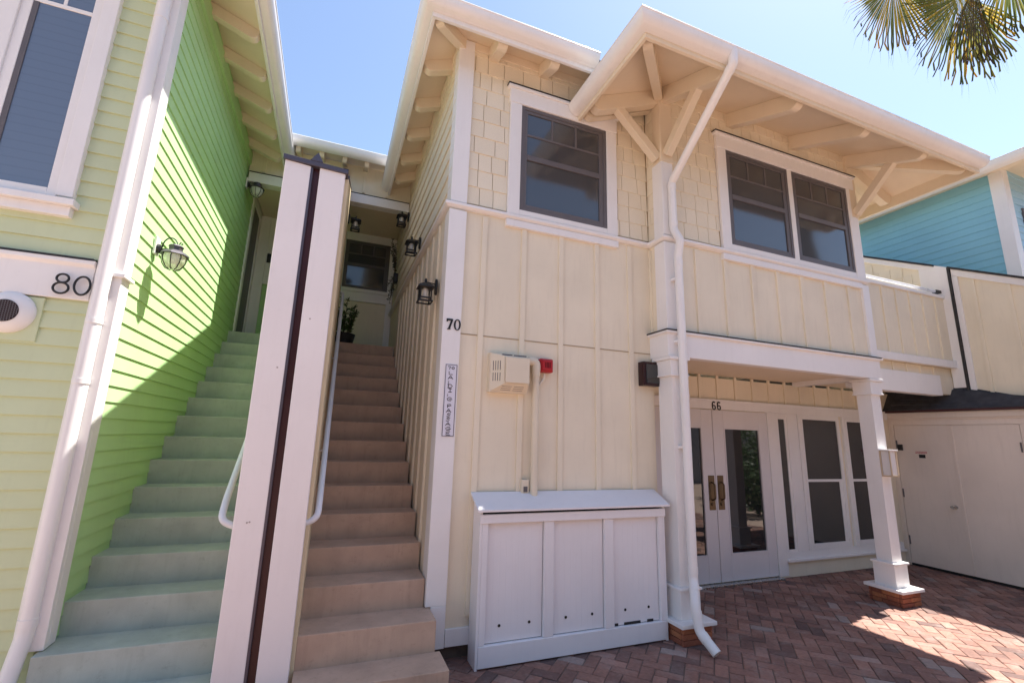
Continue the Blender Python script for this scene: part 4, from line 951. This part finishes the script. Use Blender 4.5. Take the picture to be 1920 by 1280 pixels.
# lanterns -------------------------------------------------
def shrink(t, k):
    for ch in t.children:
        ch.data.transform(Matrix.Scale(k, 4))
def black_lantern(label, x, y, z, s):           # wall at x, lantern hangs out towards s
    t = thing('wall_lantern', label, 'lantern', (x, y, z), 'black box lanterns up the brown staircase')
    b = MB(); n = 14
    b.prism([(x, y+.055*math.cos(2*math.pi*k/n)*(1 if abs(math.sin(2*math.pi*k/n)) < .95 else .3), z+.035+.115*math.sin(2*math.pi*k/n)) for k in range(n)], (s*.03,0,0)); b.build('back_plate', M['black'], t, .004)
    cx = x+s*.155
    b = MB(); b.tube([(x+s*.02, y, z+.075), (cx, y, z+.085)], .009, 8); b.tube([(cx, y, z+.06), (cx, y, z+.115)], [.016, .016], 10); b.lathe(cx, y, [(.012, z+.11), (.018, z+.12), (.008, z+.135)], 10); b.build('arm', M['black'], t, 0, True)
    b = MB(); pr = [(.108,.0),(.098,.018),(.075,.038),(.04,.062),(.02,.072)]
    for i in range(len(pr)-1):
        a, c_ = pr[i], pr[i+1]
        b.hexa([(cx+u*a[0], y+v*a[0], z+a[1]) for u, v in ((-1,-1),(1,-1),(1,1),(-1,1))]+[(cx+u*c_[0], y+v*c_[0], z+c_[1]+.002) for u, v in ((-1,-1),(1,-1),(1,1),(-1,1))])
    b.build('roof', M['black'], t)
    b = MB()
    for u, v in ((-1,-1),(1,-1),(1,1),(-1,1)): b.bar((cx+u*.068, y+v*.068, z), (cx+u*.072, y+v*.072, z-.185), .017, .017)
    for zz, h_ in ((-.145, .074), (-.188, .088)):
        for sg in (-1, 1):
            b.bar((cx-h_, y+sg*h_, z+zz), (cx+h_, y+sg*h_, z+zz), .018, .020); b.bar((cx+sg*h_, y-h_+.006, z+zz), (cx+sg*h_, y+h_-.006, z+zz), .018, .020)
    b.build('cage', M['black'], t, .002)
    b = MB(); b.lathe(cx, y, [(.045, z-.14), (.05, z-.12), (.05, z-.03), (.035, z-.005)], 16); b.build('glass', M['frost'] if False else M['lampglass'], t, 0, True)
    b = MB(); b.lathe(cx, y, [(.018, z-.10), (.026, z-.08), (.022, z-.04), (.014, z-.01)], 12); b.build('bulb', M['frost'], t, 0, True)
    shrink(t, .68)
    return t
black_lantern('black box lantern low on the cream side wall, nearest the number 70', .782, 3.95, 2.93, -1)
black_lantern('black box lantern on the lap siding, second up the brown stairs', .795, 5.2, 3.86, -1)
black_lantern('black box lantern high under the porch beam at the stair head', .795, 6.5, 4.80, -1)
black_lantern('black box lantern on the divider wall left of the porch window', -.05, 6.55, 4.62, 1)
def dome_lantern(label, x, y, z):
    t = thing('wall_lantern', label, 'lantern', (x, y, z), 'glass dome lanterns on the green wall')
    b = MB(); b.box(x, x+.02, y-.05, y+.05, z-.06, z+.10); b.build('back_plate', M['white'], t, .004)
    b = MB(); b.lathe(0, 0, [(.045,0),(.04,.02),(.02,.03)], 16)
    b.v = [(x+.02+v[2], y+v[0], z-.0+v[1]) for v in b.v]; b.build('boss', M['black'], t, 0, True)
    cx = x+.155
    b = MB(); b.tube([(x+.045, y, z)]+[(x+.05+.06*(1-math.cos(k/8*math.pi*.9)), y, z+.02+.10*math.sin(k/8*math.pi*.9)) for k in range(9)]+[(cx+.03, y, z+.09), (cx+.045, y, z+.075), (cx+.035, y, z+.065)], .006, 8)
    b.tube([(x+.04, y, z-.0), (cx, y, z+.01)], .009, 8); b.build('arm', M['black'], t, 0, True)
    b = MB(); b.lathe(cx, y, [(.115, z-.045), (.11, z-.035), (.08, z-.01), (.055, z+.0), (.055, z+.035), (.062, z+.038), (.05, z+.052)], 8); b.build('cap', M['lead'], t)
    b = MB(); b.lathe(cx, y, [(.03, z-.175), (.055, z-.165), (.085, z-.12), (.095, z-.075), (.09, z-.046)], 20); b.build('glass', M['domeglass'], t, 0, True)
    b = MB()
    for k in range(8):
        a = 2*math.pi*k/8; b.tube([(cx+r*math.cos(a), y+r*math.sin(a), z+h_) for r, h_ in ((.094,-.046),(.098,-.075),(.088,-.12),(.058,-.166),(.03,-.177))], .004, 6)
    b.build('cage', M['black'], t, 0, True)
    b = MB(); b.lathe(cx, y, [(.02, z-.12), (.03, z-.10), (.022, z-.06), (.014, z-.045)], 12); b.build('bulb', M['frost'], t, 0, True)
    shrink(t, .86)
dome_lantern('dome glass lantern on the sunlit part of the green wall', GX+.012, 4.087, 2.985)
dome_lantern('dome glass lantern at the far shaded end of the green wall', GX+.012, 6.62, 4.90)
pl_ = thing('post_lamp', 'boxy frosted lamp with white cap on the right porch post', 'lamp', (5.935, 3.455, 1.48))
b = MB(); b.box(5.852, 6.008, 3.338, 3.454, 1.612, 1.628); b.build('cap', M['white'], pl_, .002)
b = MB(); b.box(5.876, 5.984, 3.358, 3.445, 1.345, 1.611); b.build('diffuser', M['frost'], pl_, .008)
b = MB()
for (a, c_) in ((5.868, 3.350), (5.992, 3.350), (5.868, 3.447), (5.992, 3.447)): b.box(a-.006, a+.006, c_-.006, c_+.006, 1.33, 1.612)
b.box(5.874, 5.986, 3.344, 3.356, 1.33, 1.343); b.box(5.862, 5.874, 3.356, 3.441, 1.33, 1.343); b.box(5.986, 5.998, 3.356, 3.441, 1.33, 1.343); b.build('frame', M['champagne'], pl_, .002)

# ================================================================== PLANTS
def leaf(mb, p, d, l_, w_, col, rng):
    d = d.normalized(); s_ = d.cross(Vector((rng.uniform(-1,1), rng.uniform(-1,1), rng.uniform(-1,1)))).normalized()
    mb.poly([p, p+d*l_*.45+s_*w_/2, p+d*l_, p+d*l_*.45-s_*w_/2], col)
pp_ = thing('potted_plant', 'leafy green plant in a dark pot at the top of the brown stairs', 'plant', (.02, 7.55, 2.925))
b = MB(); b.lathe(.06, 7.45, [(.13, 2.93), (.17, 3.12), (.175, 3.13), (.15, 3.13)], 18); b.build('pot', M['rubber'], pp_, 0, True)
rng = random.Random(21); b = MB(); st = MB()
for k in range(16):
    a = rng.uniform(0, 2*math.pi); h_ = rng.uniform(.25, .62); tilt = rng.uniform(.05, .38)
    base = Vector((.06+.07*math.cos(a), 7.45+.07*math.sin(a), 3.12)); tip = base+Vector((math.cos(a)*tilt*h_, math.sin(a)*tilt*h_, h_))
    st.tube([base, tip], .004, 5)
    for q in range(44):
        t_ = rng.uniform(.1, 1); p = base.lerp(tip, t_); leaf(b, p, Vector((rng.uniform(-1,1), rng.uniform(-1,1), rng.uniform(-.1,1.2))), rng.uniform(.04,.09), .022, rng.random(), rng)
b.build('leaves', M['plant'], pp_, recalc=False); st.build('stems', M['wood'], pp_)
hp = thing('hanging_plant', 'dried grey green spray hanging on the far end of the cream side wall', 'plant', (.77, 7.3, 4.1))
b = MB(); st = MB()
for k in range(14):
    base = Vector((.75, 7.35, 4.18+rng.uniform(-.05,.2))); a = rng.uniform(0, 2*math.pi); tip = base+Vector((-abs(rng.gauss(.07,.05)), rng.gauss(0,.1), rng.choice((-1,1,1))*rng.uniform(.15,.5)))
    st.tube([base, tip], .003, 5)
    for q in range(26): leaf(b, base.lerp(tip, rng.uniform(.15, 1)), Vector((rng.uniform(-1,1), rng.uniform(-1,1), rng.uniform(-1,1))), rng.uniform(.03,.06), .016, rng.random(), rng)
b.build('leaves', M['dry'], hp, recalc=False); st.build('stems', M['wood'], hp)
b = MB(); b.box(.73, .792, 7.29, 7.41, 4.05, 4.2); b.build('holder', M['rubber'], hp, .005)

# palm: trunk stands right of the picture, fans hang into it
pm = thing('palm_tree', 'fan palm whose backlit hanging fronds show against the sky', 'palm tree', (7.45, 1.80, 0))
b = MB(); rng = random.Random(31)
b.tube([(7.45+.02*math.sin(k), 1.80+.015*math.cos(k*1.3), k*.32) for k in range(27)], [.20-.003*k+(.012 if k % 2 else 0) for k in range(27)], 14); b.build('trunk', M['bark'], pm, 0, True)
crown = Vector((7.45, 1.80, 8.55))
def frond(hub, axis, side, ln, spread, nseg, col0, droop):
    f = MB(); axis = axis.normalized(); side = (side-axis*side.dot(axis)).normalized(); nor = axis.cross(side).normalized()
    for k in range(nseg):
        a = -spread+2*spread*k/(nseg-1); d = axis*math.cos(a)+side*math.sin(a); l_ = ln*(.72+.28*math.cos(a*.8))*rng.uniform(.92, 1.06)
        pd = (-axis*math.sin(a)+side*math.cos(a)); w0 = 2*spread/nseg*.5
        pts = []; col = min(1, max(0, col0+rng.gauss(0, .18)))
        fold = nor*(.018 if k % 2 else -.018)
        for t_, wf in ((.04, 1), (.3, 1.02), (.62, 1.0), (.76, .42), (.89, .22), (1.0, .02)):
            c_ = hub+d*l_*t_+Vector((0,0,-1))*droop*(max(0, t_-.35)**2)*l_+nor*math.sin(a*1.2)*.10*t_*l_+Vector((rng.gauss(0,1), rng.gauss(0,1), 0))*(.012 if t_ > .8 else .002)
            ww = w0*l_*min(t_, .62)*wf
            pts.append((c_-pd*ww, c_+fold*t_, c_+pd*ww))
        for i in range(5):
            a_, b_ = pts[i], pts[i+1]
            f.poly([a_[0], b_[0], b_[1], a_[1]], col); f.poly([a_[1], b_[1], b_[2], a_[2]], col)
        if rng.random() < .5:                       # loose thread at the tip
            e = pts[-1][1]; e2 = e+d*.12+Vector((rng.gauss(0,.03), rng.gauss(0,.03), -.10)); f.poly([e, e2, e+pd*.004], .3)
    o = f.build('frond', M['palm'], pm, recalc=False)
    s_ = MB(); s_.tube([crown+(hub-crown)*t_+Vector((0,0,.35*math.sin(t_*math.pi))) for t_ in (0,.2,.4,.6,.8,1)], [.022,.02,.018,.016,.014,.012], 8); s_.build('petiole', M['bark'], o, 0, True)
vdir = Vector((.75, .25, .6))
def px_axis(u, v): return r_*u-u_*v                 # image right / image down as world directions
for hub, ax, sdv, ln, sp, ns_, c0, dr in (
    ((5.77, 2.57, 7.10), (-.12, 1), (1, .1), .76, 1.4, 52, .75, .10),
    ((6.50, 2.29, 6.95), (.0, 1), (1, 0), .98, 1.4, 60, .62, .10),
    ((7.04, 2.03, 7.34), (.3, 1), (1, -.3), .78, 1.3, 46, .5, .15),
    ((6.68, 2.21, 7.12), (-.05, 1), (1, .1), .94, .45, 34, .05, .05),
    ((6.36, 2.35, 7.66), (-.1, 1), (.8, .6), .80, .9, 26, .7, .2),
    ((6.2, 1.2, 8.9), (-.8, -.3), (.3, -1), 1.2, 1.2, 34, .4, .5),
    ((7.9, 1.2, 9.0), (.8, -.3), (.3, 1), 1.2, 1.2, 34, .4, .5),
    ((7.2, 2.9, 9.1), (.1, -.6), (1, 0), 1.2, 1.2, 34, .4, .5),
    ((7.0, .8, 8.9), (.0, -.4), (1, 0), 1.2, 1.2, 34, .5, .5)):
    axv = px_axis(*ax)
    frond(Vector(hub), axv, px_axis(*sdv)+f_*.25, ln, sp, ns_, c0, dr)

# ================================================================== ACROSS THE COURT (out of view: mirrored in the glass; house sized to cut sky light)
op = thing('opposite_building', 'grey blue house across the court, mirrored in the door glass', 'house', (2, -6.5, 0))
b = MB(); b.box(-9, 26, -10.5, -6.5, 0, 6.4); b.build('wall', M['oppwall'], op)
b = MB(); slab(b, [(-9.4,-6.0,6.3),(26.4,-6.0,6.3),(26.4,-10.5,8.0),(-9.4,-10.5,8.0)], .15); b.build('roof', M['roof'], op)
for x in (-5, -1.5, 2, 5.5, 9, 12.5, 16, 19.5):
    b = MB(); b.box(x-.55, x+.55, -6.5, -6.46, .9, 2.3); wn = b.build('window', M['white'], op); b = MB(); b.box(x-.47, x+.47, -6.46, -6.45, .98, 2.22); b.build('pane', M['glass'], wn)
rng = random.Random(77)
def shrub(x, y, h_, label):
    t = thing('shrub', label, 'shrub', (x, y, 0), 'shrubs across the court')
    b = MB()
    for k in range(900):
        v = Vector((rng.gauss(0,1), rng.gauss(0,1), rng.gauss(0,1))).normalized()*rng.uniform(.35,1)**.5
        p = Vector((x+v.x*h_*.55, y+v.y*h_*.5, h_*.55+v.z*h_*.5)); leaf(b, p, Vector((rng.uniform(-1,1), rng.uniform(-1,1), rng.uniform(-.3,1))), rng.uniform(.09,.2), .07, rng.random(), rng)
    b.build('leaves', M['plant'], t, recalc=False)
    s_ = MB()
    for k in range(5): s_.tube([(x, y, 0), (x+rng.uniform(-.3,.3), y+rng.uniform(-.3,.3), h_*.7)], [.03,.01], 6)
    s_.build('stems', M['wood'], t)
for i, (x, y, h_) in enumerate(((4.6,-3.6,1.3),(6.3,-4.0,1.7),(8.2,-3.4,1.4),(2.2,-5.0,1.6),(10.2,-4.4,2.1),(-1.5,-5.2,1.8),(9.6,.7,1.2),(10.6,-.5,1.5),(12.0,-1.6,2.2),(14.2,-3.0,2.6),(16.5,-4.4,2.8),(11.8,.6,1.8),(13.8,-.6,2.4))):
    shrub(x, y, h_, 'green leafy shrub across the court, mirrored in the porch glass')
print('OBJECTS', len(bpy.data.objects))
